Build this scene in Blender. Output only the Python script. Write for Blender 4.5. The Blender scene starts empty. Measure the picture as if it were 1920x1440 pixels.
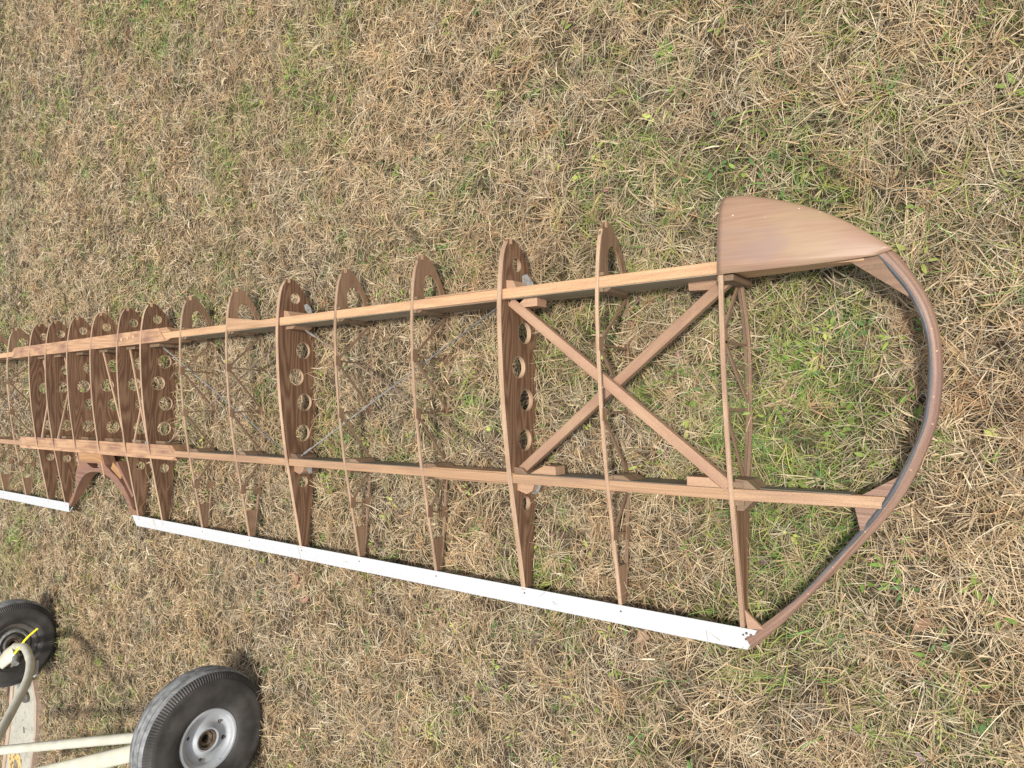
import bpy, math, random
import numpy as np
from mathutils import Vector, Matrix, noise
from mathutils.geometry import tessellate_polygon
random.seed(7)
rng = np.random.default_rng(11)
scene = bpy.context.scene
COL = scene.collection
R = math.radians

# ------------------------------------------------------------ camera
cam_data = bpy.data.cameras.new("camera")
cam = bpy.data.objects.new("camera", cam_data)
COL.objects.link(cam)
cam_data.sensor_width = 36.0
cam_data.lens = 36.0 * 1358.4 / 1920.0
cam_data.clip_start = 0.05
cam_data.clip_end = 500.0
right = Vector((0.7942481, -0.00418623, -0.60757916))
down = Vector((-0.02134637, -0.99955119, -0.02101779))
fwd = Vector((-0.60721848, 0.02966295, -0.793981))
up, back = -down, -fwd
cam.matrix_world = Matrix(((right.x, up.x, back.x, 1.65417),
                           (right.y, up.y, back.y, -0.61460),
                           (right.z, up.z, back.z, 2.24590),
                           (0, 0, 0, 1)))
scene.camera = cam

# ------------------------------------------------------------ light
TO_SUN = Vector((0.36, 0.04, 0.90)).normalized()
SUN_EL = math.asin(TO_SUN.z)
world = bpy.data.worlds.new("World")
scene.world = world
world.use_nodes = True
wn = world.node_tree
bg = wn.nodes["Background"]
sky = wn.nodes.new("ShaderNodeTexSky")
sky.sky_type = 'NISHITA'
sky.sun_disc = False
sky.sun_elevation = SUN_EL
sky.sun_rotation = math.atan2(TO_SUN.x, TO_SUN.y)
sky.dust_density = 3.0
sky.air_density = 1.0
sky.ozone_density = 1.0
haze = wn.nodes.new("ShaderNodeHueSaturation")     # thin high cloud: a paler, whiter sky
haze.inputs["Saturation"].default_value = 0.45
wn.links.new(sky.outputs[0], haze.inputs["Color"])
wn.links.new(haze.outputs[0], bg.inputs[0])
bg.inputs[1].default_value = 0.10
sun_data = bpy.data.lights.new("sun", 'SUN')
sun = bpy.data.objects.new("sun", sun_data)
COL.objects.link(sun)
sun_data.energy = 2.7
sun_data.angle = R(6.0)
sun_data.color = (1.0, 0.95, 0.87)
sun.rotation_euler = TO_SUN.to_track_quat('Z', 'Y').to_euler()
scene.view_settings.view_transform = 'Standard'
scene.view_settings.look = 'None'
scene.view_settings.exposure = 0.80
scene.view_settings.gamma = 1.0

# ------------------------------------------------------------ materials
def mat_new(name, rough=0.6, spec=0.3):
    m = bpy.data.materials.new(name)
    m.use_nodes = True
    nt = m.node_tree
    b = nt.nodes["Principled BSDF"]
    b.inputs["Roughness"].default_value = rough
    b.inputs["Specular IOR Level"].default_value = spec
    return m, nt, b

def N(nt, t, **kw):
    n = nt.nodes.new(t)
    for k, v in kw.items():
        setattr(n, k, v)
    return n

def ramp(nt, fac, stops):
    r = N(nt, "ShaderNodeValToRGB")
    el = r.color_ramp.elements
    while len(el) < len(stops):
        el.new(0.5)
    for e, (p, c) in zip(el, stops):
        e.position = p
        e.color = (c[0], c[1], c[2], 1)
    nt.links.new(fac, r.inputs[0])
    return r.outputs[0]

def mix(nt, a, b, fac, mode='MIX'):
    n = N(nt, "ShaderNodeMix", data_type='RGBA', blend_type=mode)
    for sock, v in ((n.inputs[0], fac), (n.inputs[6], a), (n.inputs[7], b)):
        if isinstance(v, (int, float)):
            sock.default_value = v
        elif isinstance(v, tuple):
            sock.default_value = (v[0], v[1], v[2], 1)
        else:
            nt.links.new(v, sock)
    return n.outputs[2]

def wood(name, c_dark, c_mid, c_light, stain=None, along=2.5, across=60.0, ring=0.5, rough=0.55, spec=0.3,
         stain_amt=0.5, stain_scale=5.0, grey=None):
    """wood with the grain running along UV.x (metres)"""
    m, nt, b = mat_new(name, rough, spec)
    c_dark, c_mid, c_light = ([c[0] * .84, c[1] * .86, c[2] * .80] for c in (c_dark, c_mid, c_light))
    if stain: stain = tuple(k * .8 for k in stain)
    uv = N(nt, "ShaderNodeTexCoord")
    oi = N(nt, "ShaderNodeObjectInfo")
    off = N(nt, "ShaderNodeVectorMath", operation='SCALE')
    off.inputs[0].default_value = (17.3, 9.1, 4.7)
    nt.links.new(oi.outputs["Random"], off.inputs["Scale"])
    add = N(nt, "ShaderNodeVectorMath", operation='ADD')
    nt.links.new(uv.outputs["UV"], add.inputs[0])
    nt.links.new(off.outputs[0], add.inputs[1])
    def mapped(sx, sy):
        mp = N(nt, "ShaderNodeMapping")
        mp.inputs["Scale"].default_value = (sx, sy, 1)
        nt.links.new(add.outputs[0], mp.inputs[0])
        return mp.outputs[0]
    n1 = N(nt, "ShaderNodeTexNoise")
    n1.inputs["Scale"].default_value = 1.0
    n1.inputs["Detail"].default_value = 7
    n1.inputs["Roughness"].default_value = 0.62
    nt.links.new(mapped(along, across), n1.inputs["Vector"])
    # growth rings: contour lines of a slow stretched noise (cathedral grain)
    nr = N(nt, "ShaderNodeTexNoise")
    nr.inputs["Scale"].default_value = 1.0
    nr.inputs["Detail"].default_value = 1.5
    nr.inputs["Roughness"].default_value = 0.4
    nt.links.new(mapped(along * .75, across * .13), nr.inputs["Vector"])
    mul = N(nt, "ShaderNodeMath", operation='MULTIPLY'); mul.inputs[1].default_value = 75.0
    nt.links.new(nr.outputs[0], mul.inputs[0])
    sn = N(nt, "ShaderNodeMath", operation='SINE'); nt.links.new(mul.outputs[0], sn.inputs[0])
    wv = N(nt, "ShaderNodeMath", operation='MULTIPLY_ADD'); wv.inputs[1].default_value = .36; wv.inputs[2].default_value = .52
    nt.links.new(sn.outputs[0], wv.inputs[0])
    mx = N(nt, "ShaderNodeMix", data_type='FLOAT')
    mx.inputs[0].default_value = ring
    nt.links.new(n1.outputs[0], mx.inputs[2])
    nt.links.new(wv.outputs[0], mx.inputs[3])
    col = ramp(nt, mx.outputs[0], [(0.22, c_dark), (0.5, c_mid), (0.8, c_light)])
    if stain:
        n2 = N(nt, "ShaderNodeTexNoise")
        n2.inputs["Scale"].default_value = stain_scale
        n2.inputs["Detail"].default_value = 3
        nt.links.new(mapped(0.6, 1.6), n2.inputs["Vector"])
        f = N(nt, "ShaderNodeMapRange")
        f.inputs[1].default_value = 0.48
        f.inputs[2].default_value = 0.68
        f.inputs[4].default_value = stain_amt
        nt.links.new(n2.outputs[0], f.inputs[0])
        col = mix(nt, col, stain, f.outputs[0])
    n3 = N(nt, "ShaderNodeTexNoise")
    n3.inputs["Scale"].default_value = 260
    n3.inputs["Detail"].default_value = 2
    nt.links.new(uv.outputs["Object"], n3.inputs["Vector"])
    spk = ramp(nt, n3.outputs[0], [(0.3, (0.8, 0.8, 0.8)), (0.7, (1.12, 1.12, 1.12))])
    col = mix(nt, col, spk, 0.8, 'MULTIPLY')
    hv = N(nt, "ShaderNodeHueSaturation")
    vr = N(nt, "ShaderNodeMapRange")
    vr.inputs[3].default_value = 0.86
    vr.inputs[4].default_value = 1.14
    nt.links.new(oi.outputs["Random"], vr.inputs[0])
    nt.links.new(vr.outputs[0], hv.inputs["Value"])
    nt.links.new(col, hv.inputs["Color"])
    nt.links.new(hv.outputs[0], b.inputs["Base Color"])
    bp = N(nt, "ShaderNodeBump")
    bp.inputs["Strength"].default_value = 0.25
    bp.inputs["Distance"].default_value = 0.0008
    nt.links.new(n1.outputs[0], bp.inputs["Height"])
    nt.links.new(bp.outputs[0], b.inputs["Normal"])
    return m

M = {}
M['spar'] = wood('spar_spruce', (.40, .215, .12), (.535, .315, .185), (.62, .395, .245), stain=(.34, .20, .12), ring=0.25, along=1.2, across=90, stain_amt=.45)
M['spar_old'] = wood('aged_spar', (.29, .165, .10), (.41, .245, .15), (.50, .32, .205), stain=(.26, .16, .11), ring=0.25, along=1.2, across=90, stain_amt=.5)
M['spar_red'] = wood('varnished_spar', (.34, .18, .105), (.48, .28, .17), (.60, .37, .23), stain=(.22, .11, .085), ring=0.3, along=1.4, across=80, stain_amt=.7, stain_scale=9)
M['ply'] = wood('rib_plywood', (.115, .055, .035), (.195, .104, .064), (.285, .168, .108), ring=0.55, along=2.4, across=95, stain=(.13, .07, .045), stain_amt=.35)
M['cap'] = wood('cap_strip_wood', (.34, .215, .145), (.47, .31, .215), (.58, .40, .285), stain=(.29, .17, .115), ring=0.2, along=2, across=150, stain_amt=.5, stain_scale=9)
M['stick'] = wood('rib_stick_wood', (.15, .09, .06), (.23, .145, .098), (.32, .21, .145), ring=0.2, along=2, across=150, stain=(.15, .08, .055), stain_amt=.4)
M['thin_ply'] = wood('nose_plywood', (.18, .105, .068), (.26, .158, .103), (.33, .21, .14), ring=0.25, along=3, across=70, stain=(.22, .12, .08), stain_amt=.4)
M['dark_wood'] = wood('weathered_upright', (.15, .095, .065), (.23, .15, .10), (.31, .21, .15), ring=0.2, along=3, across=90)
M['block'] = wood('pale_glue_block', (.44, .28, .17), (.56, .37, .235), (.64, .45, .30), ring=0.2, along=2, across=70)
M['bow'] = wood('mahogany_bow', (.14, .075, .055), (.28, .165, .125), (.42, .27, .205), ring=0.15, along=1.0, across=130, stain=(.20, .12, .12), stain_amt=.6, stain_scale=4, rough=.45)
M['glue'] = wood('black_glue_line', (.055, .055, .065), (.085, .088, .10), (.14, .14, .15), ring=0.1, along=6, across=90, stain=(.2, .19, .18), stain_amt=.5, stain_scale=14, rough=.5)
M['arch'] = wood('cutout_rim_wood', (.17, .085, .06), (.27, .14, .10), (.36, .195, .14), ring=0.15, along=1.5, across=60, stain=(.36, .17, .07), stain_amt=.7, stain_scale=5, rough=.42)
M['grey_face'] = wood('grey_painted_shade_face', (.13, .11, .09), (.19, .165, .14), (.27, .235, .20), ring=.15, along=1.2, across=80)  # shade on the rear spar's front side, put into the colour
M['beige_face'] = wood('beige_spar_face', (.27, .21, .15), (.36, .29, .21), (.45, .37, .28), ring=.15, along=1.2, across=80)  # beige tone for the plank on the front spar's aft side
M['orange'] = wood('amber_varnished_block', (.30, .15, .07), (.42, .225, .11), (.50, .29, .15), ring=0.3, along=2, across=60)
M['brace'] = wood('brace_board', (.33, .19, .125), (.43, .262, .175), (.50, .32, .22), ring=0.15, along=1.5, across=60, stain=(.36, .20, .14), stain_amt=.5)
M['rail'] = wood('bare_rail_wood', (.34, .24, .19), (.45, .33, .27), (.56, .44, .37), ring=0.2, along=2, across=80)

def skin_mat():
    m, nt, b = mat_new('skin_plywood', 0.42, 0.35)
    uv = N(nt, "ShaderNodeTexCoord")
    def mp(sx, sy):
        q = N(nt, "ShaderNodeMapping")
        q.inputs["Scale"].default_value = (sx, sy, 1)
        nt.links.new(uv.outputs["UV"], q.inputs[0])
        return q.outputs[0]
    n1 = N(nt, "ShaderNodeTexNoise"); n1.inputs["Scale"].default_value = 1; n1.inputs["Detail"].default_value = 8; n1.inputs["Roughness"].default_value = .65
    nt.links.new(mp(5, 120), n1.inputs["Vector"])
    col = ramp(nt, n1.outputs[0], [(.3, (.235, .142, .092)), (.5, (.28, .173, .114)), (.72, (.325, .207, .14))])
    n2 = N(nt, "ShaderNodeTexNoise"); n2.inputs["Scale"].default_value = 1; n2.inputs["Detail"].default_value = 3
    nt.links.new(mp(3.2, 8), n2.inputs["Vector"])
    f = N(nt, "ShaderNodeMapRange"); f.inputs[1].default_value = .47; f.inputs[2].default_value = .62; f.inputs[4].default_value = .75
    nt.links.new(n2.outputs[0], f.inputs[0])
    col = mix(nt, col, (.315, .222, .13), f.outputs[0])
    n3 = N(nt, "ShaderNodeTexNoise"); n3.inputs["Scale"].default_value = 1; n3.inputs["Detail"].default_value = 3
    mm = N(nt, "ShaderNodeMapping"); mm.inputs["Location"].default_value = (3.7, 1.9, 0); mm.inputs["Scale"].default_value = (3.5, 8, 1)
    nt.links.new(uv.outputs["UV"], mm.inputs[0]); nt.links.new(mm.outputs[0], n3.inputs["Vector"])
    f3 = N(nt, "ShaderNodeMapRange"); f3.inputs[1].default_value = .52; f3.inputs[2].default_value = .66; f3.inputs[4].default_value = .55
    nt.links.new(n3.outputs[0], f3.inputs[0])
    col = mix(nt, col, (.235, .158, .14), f3.outputs[0])
    # small pale nail heads / scuffs
    vo = N(nt, "ShaderNodeTexVoronoi"); vo.inputs["Scale"].default_value = 16
    nt.links.new(uv.outputs["UV"], vo.inputs["Vector"])
    dots = ramp(nt, vo.outputs["Distance"], [(0.03, (1, 1, 1)), (0.05, (0, 0, 0))])
    col = mix(nt, col, (.5, .42, .35), dots)
    nt.links.new(col, b.inputs["Base Color"])
    bp = N(nt, "ShaderNodeBump"); bp.inputs["Strength"].default_value = .2; bp.inputs["Distance"].default_value = .001
    nt.links.new(n1.outputs[0], bp.inputs["Height"]); nt.links.new(bp.outputs[0], b.inputs["Normal"])
    return m
M['skin'] = skin_mat()

def mottled(name, c1, c2, scale=20, rough=.5, spec=.4, metal=0, c3=None, t3=.62, s3=40, bump=.15, bd=.001):
    m, nt, b = mat_new(name, rough, spec)
    b.inputs["Metallic"].default_value = metal
    tc = N(nt, "ShaderNodeTexCoord")
    n1 = N(nt, "ShaderNodeTexNoise"); n1.inputs["Scale"].default_value = scale; n1.inputs["Detail"].default_value = 6
    nt.links.new(tc.outputs["Object"], n1.inputs["Vector"])
    col = ramp(nt, n1.outputs[0], [(.35, c1), (.65, c2)])
    if c3:
        n2 = N(nt, "ShaderNodeTexNoise"); n2.inputs["Scale"].default_value = s3; n2.inputs["Detail"].default_value = 5
        nt.links.new(tc.outputs["Object"], n2.inputs["Vector"])
        f = N(nt, "ShaderNodeMapRange"); f.inputs[1].default_value = t3; f.inputs[2].default_value = t3 + .05
        nt.links.new(n2.outputs[0], f.inputs[0])
        col = mix(nt, col, c3, f.outputs[0])
    nt.links.new(col, b.inputs["Base Color"])
    bp = N(nt, "ShaderNodeBump"); bp.inputs["Strength"].default_value = bump; bp.inputs["Distance"].default_value = bd
    nt.links.new(n1.outputs[0], bp.inputs["Height"]); nt.links.new(bp.outputs[0], b.inputs["Normal"])
    return m
M['white'] = mottled('white_painted_metal', (.47, .48, .485), (.50, .51, .515), 35, .45, .4, 0, (.44, .40, .33), .68, 9)
M['cream'] = mottled('cream_paint', (.46, .44, .35), (.54, .52, .42), 12, .4, .45, 0, (.42, .40, .35), .68, 22)
M['panel'] = mottled('faded_cream_panel', (.34, .33, .27), (.40, .39, .32), 8, .5, .35, 0, (.30, .28, .23), .62, 14)
M['steel'] = mottled('dull_zinc_steel', (.15, .15, .14), (.27, .265, .25), 60, .6, .3, .15)
M['rod'] = mottled('rusty_rod', (.16, .11, .08), (.26, .19, .15), 80, .6, .3, .2)
M['rubber_tread'] = mottled('dusty_tread_rubber', (.12, .123, .126), (.27, .275, .27), 22, .85, .15, 0, (.27, .265, .25), .6, 30, .5, .002)
M['rubber'] = mottled('black_sidewall_rubber', (.024, .022, .020), (.066, .060, .055), 9, .6, .4, 0, (.30, .28, .25), .74, 70, .3, .001)
M['rim'] = mottled('grey_painted_rim', (.30, .315, .33), (.43, .445, .46), 9, .5, .4, .1, (.30, .26, .21), .66, 26, .3, .001)
M['drum'] = mottled('dark_brake_drum', (.07, .065, .06), (.13, .115, .10), 16, .6, .3, .2, (.2, .15, .1), .62, 20)
M['rust'] = mottled('rusty_hub', (.07, .05, .035), (.16, .12, .08), 40, .7, .3, .2)
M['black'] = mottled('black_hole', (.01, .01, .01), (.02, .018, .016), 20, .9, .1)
M['yellow'] = mottled('yellow_plastic', (.80, .66, .02), (.86, .72, .04), 20, .35, .5, bump=0)
M['yellow_paint'] = mottled('chipped_yellow_primer', (.50, .34, .10), (.60, .46, .22), 30, .6, .3, 0, (.2, .13, .07), .55, 30)

# ------------------------------------------------------------ mesh builder
class MB:
    def __init__(s):
        s.v = []; s.f = []; s.uv = []
    def face(s, pts, uvs):
        i = len(s.v)
        s.v += [tuple(p) for p in pts]
        s.f.append(list(range(i, i + len(pts))))
        s.uv.append([tuple(q) for q in uvs])
    def mesh_block(s, verts, faces, uvf):
        """shared verts; uvf(face, corner vert index) -> uv"""
        i = len(s.v)
        s.v += [tuple(p) for p in verts]
        for f in faces:
            s.f.append([i + k for k in f])
            s.uv.append([uvf(k) for k in f])
    def bar(s, p0, p1, w, d, upv=(0, 0, 1), w1=None, d1=None):
        """board p0->p1, w = width (sideways), d = depth (along upv); centred"""
        p0, p1 = Vector(p0), Vector(p1)
        a = p1 - p0; L = a.length; a.normalize()
        upv = Vector(upv)
        side = a.cross(upv).normalized(); uu = side.cross(a).normalized()
        w1 = w if w1 is None else w1; d1 = d if d1 is None else d1
        vs = []
        for p, ww, dd in ((p0, w, d), (p1, w1, d1)):
            for sx, sz in ((-1, -1), (1, -1), (1, 1), (-1, 1)):
                vs.append(p + side * ww / 2 * sx + uu * dd / 2 * sz)
        u0 = random.random() * 3
        fs = [(0, 1, 5, 4), (1, 2, 6, 5), (2, 3, 7, 6), (3, 0, 4, 7), (3, 2, 1, 0), (4, 5, 6, 7)]
        base = len(s.v)
        s.v += [tuple(q) for q in vs]
        for n, f in enumerate(fs):
            s.f.append([base + k for k in f])
            q = []
            for k in f:
                l = L if k >= 4 else 0
                c = (w if k % 4 in (1, 2) else 0) + (d if k % 4 in (2, 3) else 0)
                q.append((u0 + l, c + n * .013))
            s.uv.append(q)
    def prism_x(s, outer, holes, x0, x1):
        """plate in the YZ plane between x0 and x1; outer/holes lists of (y,z)"""
        loops = [outer] + holes
        flat = [p for l in loops for p in l]
        tris = tessellate_polygon([[Vector((p[0], p[1], 0)) for p in l] for l in loops])
        base = len(s.v)
        for x in (x0, x1):
            s.v += [(x, p[0], p[1]) for p in flat]
        n = len(flat)
        for t in tris:
            a, b, c = (Vector((flat[k][0], flat[k][1], 0)) for k in t)
            if abs((b - a).cross(c - a).z) < 1e-12: continue
            t = list(t)
            if (b - a).cross(c - a).z < 0: t.reverse()
            s.f.append([base + n + k for k in t]); s.uv.append([flat[k] for k in t])
            s.f.append([base + k for k in reversed(t)]); s.uv.append([flat[k] for k in reversed(t)])
        o = 0
        for l in loops:
            m = len(l)
            area = sum(l[i][0] * l[(i + 1) % m][1] - l[(i + 1) % m][0] * l[i][1] for i in range(m))
            ccw = area > 0
            if o > 0: ccw = not ccw
            for i in range(m):
                j = (i + 1) % m
                q = [base + o + i, base + o + j, base + n + o + j, base + n + o + i]
                uvq = [(l[i][0], l[i][1] * .3), (l[j][0], l[j][1] * .3), (l[j][0], l[j][1] * .3 + .015), (l[i][0], l[i][1] * .3 + .015)]
                if not ccw: q.reverse(); uvq.reverse()
                s.f.append(q); s.uv.append(uvq)
            o += m
    def prism_z(s, outer, holes, ztop, zbot):
        """plan polygon (x,y); ztop/zbot functions of (x,y)"""
        loops = [outer] + holes
        flat = [p for l in loops for p in l]
        tris = tessellate_polygon([[Vector((p[0], p[1], 0)) for p in l] for l in loops])
        base = len(s.v); n = len(flat)
        s.v += [(p[0], p[1], ztop(*p)) for p in flat]
        s.v += [(p[0], p[1], zbot(*p)) for p in flat]
        for t in tris:
            a, b, c = (Vector((flat[k][0], flat[k][1], 0)) for k in t)
            t = list(t)
            if (b - a).cross(c - a).z < 0: t.reverse()
            s.f.append([base + k for k in t]); s.uv.append([flat[k] for k in t])
            s.f.append([base + n + k for k in reversed(t)]); s.uv.append([flat[k] for k in reversed(t)])
        o = 0
        for l in loops:
            m = len(l)
            area = sum(l[i][0] * l[(i + 1) % m][1] - l[(i + 1) % m][0] * l[i][1] for i in range(m))
            ccw = area > 0
            if o > 0: ccw = not ccw
            for i in range(m):
                j = (i + 1) % m
                q = [base + o + j, base + o + i, base + n + o + i, base + n + o + j]
                uvq = [(l[j][0] + l[j][1], 0), (l[i][0] + l[i][1], 0), (l[i][0] + l[i][1], .05), (l[j][0] + l[j][1], .05)]
                if not ccw: q.reverse(); uvq.reverse()
                s.f.append(q); s.uv.append(uvq)
            o += m
    def grid(s, rows, uvs, close_v=False, flip=False):
        base = len(s.v); nu = len(rows); nv = len(rows[0])
        for r in rows: s.v += [tuple(p) for p in r]
        for i in range(nu - 1):
            for j in range(nv if close_v else nv - 1):
                k = (j + 1) % nv
                q = [base + i * nv + j, base + (i + 1) * nv + j, base + (i + 1) * nv + k, base + i * nv + k]
                kk = j + 1 if (close_v and k == 0) else k
                def uvof(ii, jj):
                    if jj < nv: return uvs[ii][jj]
                    a = uvs[ii][nv - 1]; b = uvs[ii][nv - 2]
                    return (a[0] * 2 - b[0], a[1] * 2 - b[1])
                uq = [uvof(i, j), uvof(i + 1, j), uvof(i + 1, kk), uvof(i, kk)]
                if flip: q.reverse(); uq.reverse()
                s.f.append(q); s.uv.append(uq)
    def tube(s, pts, rad, seg=14, sx=1.0, caps=True):
        pts = [Vector(p) for p in pts]
        rr = rad if isinstance(rad, (list, tuple)) else [rad] * len(pts)
        rows = []; uvs = []; L = 0
        prev = None
        for i, p in enumerate(pts):
            t = (pts[min(i + 1, len(pts) - 1)] - pts[max(i - 1, 0)]).normalized()
            if prev is None:
                ref = Vector((0, 0, 1)) if abs(t.z) < .9 else Vector((1, 0, 0))
                n = (ref - t * ref.dot(t)).normalized()
            else:
                n = (prev - t * prev.dot(t)).normalized()
            prev = n; b = t.cross(n)
            if i: L += (p - pts[i - 1]).length
            rows.append([p + n * math.cos(2 * math.pi * k / seg) * rr[i] + b * math.sin(2 * math.pi * k / seg) * rr[i] * sx for k in range(seg)])
            uvs.append([(L, k / seg * 6.28 * rr[i]) for k in range(seg)])
        base = len(s.v)
        s.grid(rows, uvs, close_v=True, flip=True)
        if caps:
            s.f.append([base + k for k in range(seg)]); s.uv.append([(0, 0)] * seg)
            e = base + (len(pts) - 1) * seg
            s.f.append([e + k for k in reversed(range(seg))]); s.uv.append([(0, 0)] * seg)

ORIG = {}
def put(name, mb, mat, parent=None, loc=None, smooth=False, bevel=0.0, label=None):
    """vertices are world coordinates; the object's origin is loc (default: parent's origin)"""
    po = ORIG[parent.name] if parent else Vector((0, 0, 0))
    loc = Vector(loc) if loc is not None else po
    me = bpy.data.meshes.new(name)
    me.from_pydata([(x - loc.x, y - loc.y, z - loc.z) for x, y, z in mb.v], [], mb.f)
    uvl = me.uv_layers.new(name="UVMap")
    flat = [c for q in mb.uv for p in q for c in p]
    uvl.data.foreach_set("uv", flat)
    me.materials.append(mat)
    if smooth:
        me.polygons.foreach_set("use_smooth", [True] * len(me.polygons))
    me.validate(); me.update()
    o = bpy.data.objects.new(name, me)
    COL.objects.link(o)
    if parent:
        o.parent = parent
        o.location = loc - po
    else:
        o.location = loc
    ORIG[o.name] = loc
    if smooth == 'auto':
        me.set_sharp_from_angle(angle=R(40))
    if bevel > 0:
        b = o.modifiers.new("bevel", 'BEVEL')
        b.width = bevel; b.segments = 1; b.limit_method = 'ANGLE'; b.angle_limit = R(40)
    if label: o['label'] = label
    return o

def thing(name, loc, label, cat, group=None):
    o = bpy.data.objects.new(name, None)
    COL.objects.link(o)
    o.location = loc; o.empty_display_size = .1
    o['label'] = label; o['category'] = cat
    if group: o['group'] = group
    ORIG[o.name] = Vector(loc)
    return o

def tag(o, label, cat, group=None):
    o['label'] = label; o['category'] = cat
    if group: o['group'] = group

def copy_tree(o, parent, dx):
    c = o.copy(); COL.objects.link(c); c.parent = parent
    if dx is not None:
        c.location = Vector(o.location) + Vector((dx, 0, 0))
    for ch in [k for k in o.children]:
        copy_tree(ch, c, None)
    return c

# ------------------------------------------------------------ aerofoil (s = distance behind the nose, y = -s)
UP = [(0, .139), (.004, .150), (.02, .165), (.05, .179), (.1, .190), (.18, .198), (.26, .2015), (.34, .200), (.43, .196), (.54, .188),
      (.62, .180), (.7, .170), (.77, .160), (.86, .1465), (.97, .124), (1.09, .101), (1.17, .084), (1.3, .060), (1.4, .041)]
LO = [(0, .130), (.004, .115), (.03, .082), (.065, .052), (.1, .030), (.14, .010), (.2, -.006), (.29, -.017), (.36, -.021), (.6, -.021),
      (.7, -.022), (.82, -.017), (.95, -.007), (1.05, 0), (1.15, .010), (1.25, .020), (1.3, .027), (1.4, .036)]
def interp(T, s):
    if s <= T[0][0]: return T[0][1]
    for i in range(len(T) - 1):
        a, b = T[i], T[i + 1]
        if s <= b[0]:
            t = (s - a[0]) / (b[0] - a[0])
            pm = T[i - 1] if i else a
            pn = T[i + 2] if i + 2 < len(T) else b
            m0 = (b[1] - pm[1]) / (b[0] - pm[0]) if i else (b[1] - a[1]) / (b[0] - a[0])
            m1 = (pn[1] - a[1]) / (pn[0] - a[0])
            h = b[0] - a[0]
            return ((2 * t**3 - 3 * t**2 + 1) * a[1] + (t**3 - 2 * t**2 + t) * h * m0 + (-2 * t**3 + 3 * t**2) * b[1] + (t**3 - t**2) * h * m1)
    return T[-1][1]
zu = lambda s: interp(UP, s)
zl = lambda s: interp(LO, s)
def srange(a, b, n): return [a + (b - a) * i / (n - 1) for i in range(n)]
NOSE_S = [0, .002, .005, .01, .018, .03, .045, .065, .09, .12, .15]

WING = thing('wing_frame', (-1.8, -0.65, -0.03), 'uncovered brown wooden aeroplane wing frame with ribs and rounded tip lying on the dry grass', 'wing frame')
GZ = -0.035

def circ(cy, cz, r, n=40):
    return [(cy + r * math.cos(2 * math.pi * k / n), cz + r * math.sin(2 * math.pi * k / n)) for k in range(n)]

HOLES = [(.093, .107, .026), (.343, .060, .040), (.473, .098, .040), (.595, .051, .041), (.744, .060, .040), (.981, .056, .026)]
def solid_rib(x, send=1.3, sstart=0, thick=.013, holes=HOLES, name='solid_rib'):
    ss = [q for q in NOSE_S if q >= sstart] if sstart == 0 else []
    tail = srange(max(.17, sstart), send, 40)
    top = [(-q, zu(q) + .001) for q in ss + tail]
    bot = [(-q, zl(q)) for q in ss[1:] + tail]
    if sstart == 0:   # nose notch for the leading edge strip
        outer = [(-.0, .150), (-.016, .150), (-.016, .138), (-.0, .138)]
        outer = [(-.001, .150), (-.015, .150), (-.015, .137), (-.001, .137)]
        top = [p for p in top if -p[0] >= .006]
        bot = [p for p in bot if -p[0] >= .002]
        poly = [(-.001, .150)] + top + bot[::-1] + [(-.001, .137), (-.015, .137), (-.015, .150)]
    else:
        poly = top + bot[::-1]
    hl = [circ(-s, z, r) for s, z, r in holes if sstart + r < s < send - r]
    mb = MB(); mb.prism_x(poly, hl, -thick / 2, thick / 2)
    mb.v = [(a + x, b, c) for a, b, c in mb.v]
    rib = put(name, mb, M['ply'], WING, (x, 0, 0))
    for hs, hz, hr in [h for h in holes if sstart + h[2] < h[0] < send - h[2]]:
        hm = MB(); rr_ = []; ru = []
        for k in range(41):
            a = 2 * math.pi * k / 40
            rr_.append([(x - thick / 2 - .0002, -hs + (hr - .0006) * math.cos(a), hz + (hr - .0006) * math.sin(a)), (x + thick / 2 + .0002, -hs + (hr - .0006) * math.cos(a), hz + (hr - .0006) * math.sin(a)),
                        (x + thick / 2 + .0003, -hs + (hr + .0008) * math.cos(a), hz + (hr + .0008) * math.sin(a))])
            ru.append([(a * hr, 0), (a * hr, thick), (a * hr, thick + .002)])
        hm.grid(rr_, ru)
        put('hole_rim', hm, M['cap'], rib, (x, 0, 0))
    if send > 1.0:
        e = MB()   # slightly proud edge strip that gives each rib its pale top edge
        q = srange(max(.012, sstart), send, 46)
        rows = [[(x - thick / 2 - .0012, -t, zu(t) + .0005), (x - thick / 2 - .0012, -t, zu(t) + .0035), (x + thick / 2 + .0012, -t, zu(t) + .0035), (x + thick / 2 + .0012, -t, zu(t) + .0005)] for t in q]
        uvs = [[(t, .0), (t, .003), (t, .018), (t, .021)] for t in q]
        e.grid(rows, uvs)
        put('edge_band', e, M['cap'], rib, (x, 0, 0))
    if sstart == 0:
        n = MB(); n.bar((x, .0015, .1435), (x, -.0215, .1435), thick + .003, .0135)
        put('nose_block', n, M['block'], rib, (x, 0, 0))
    return rib

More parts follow.
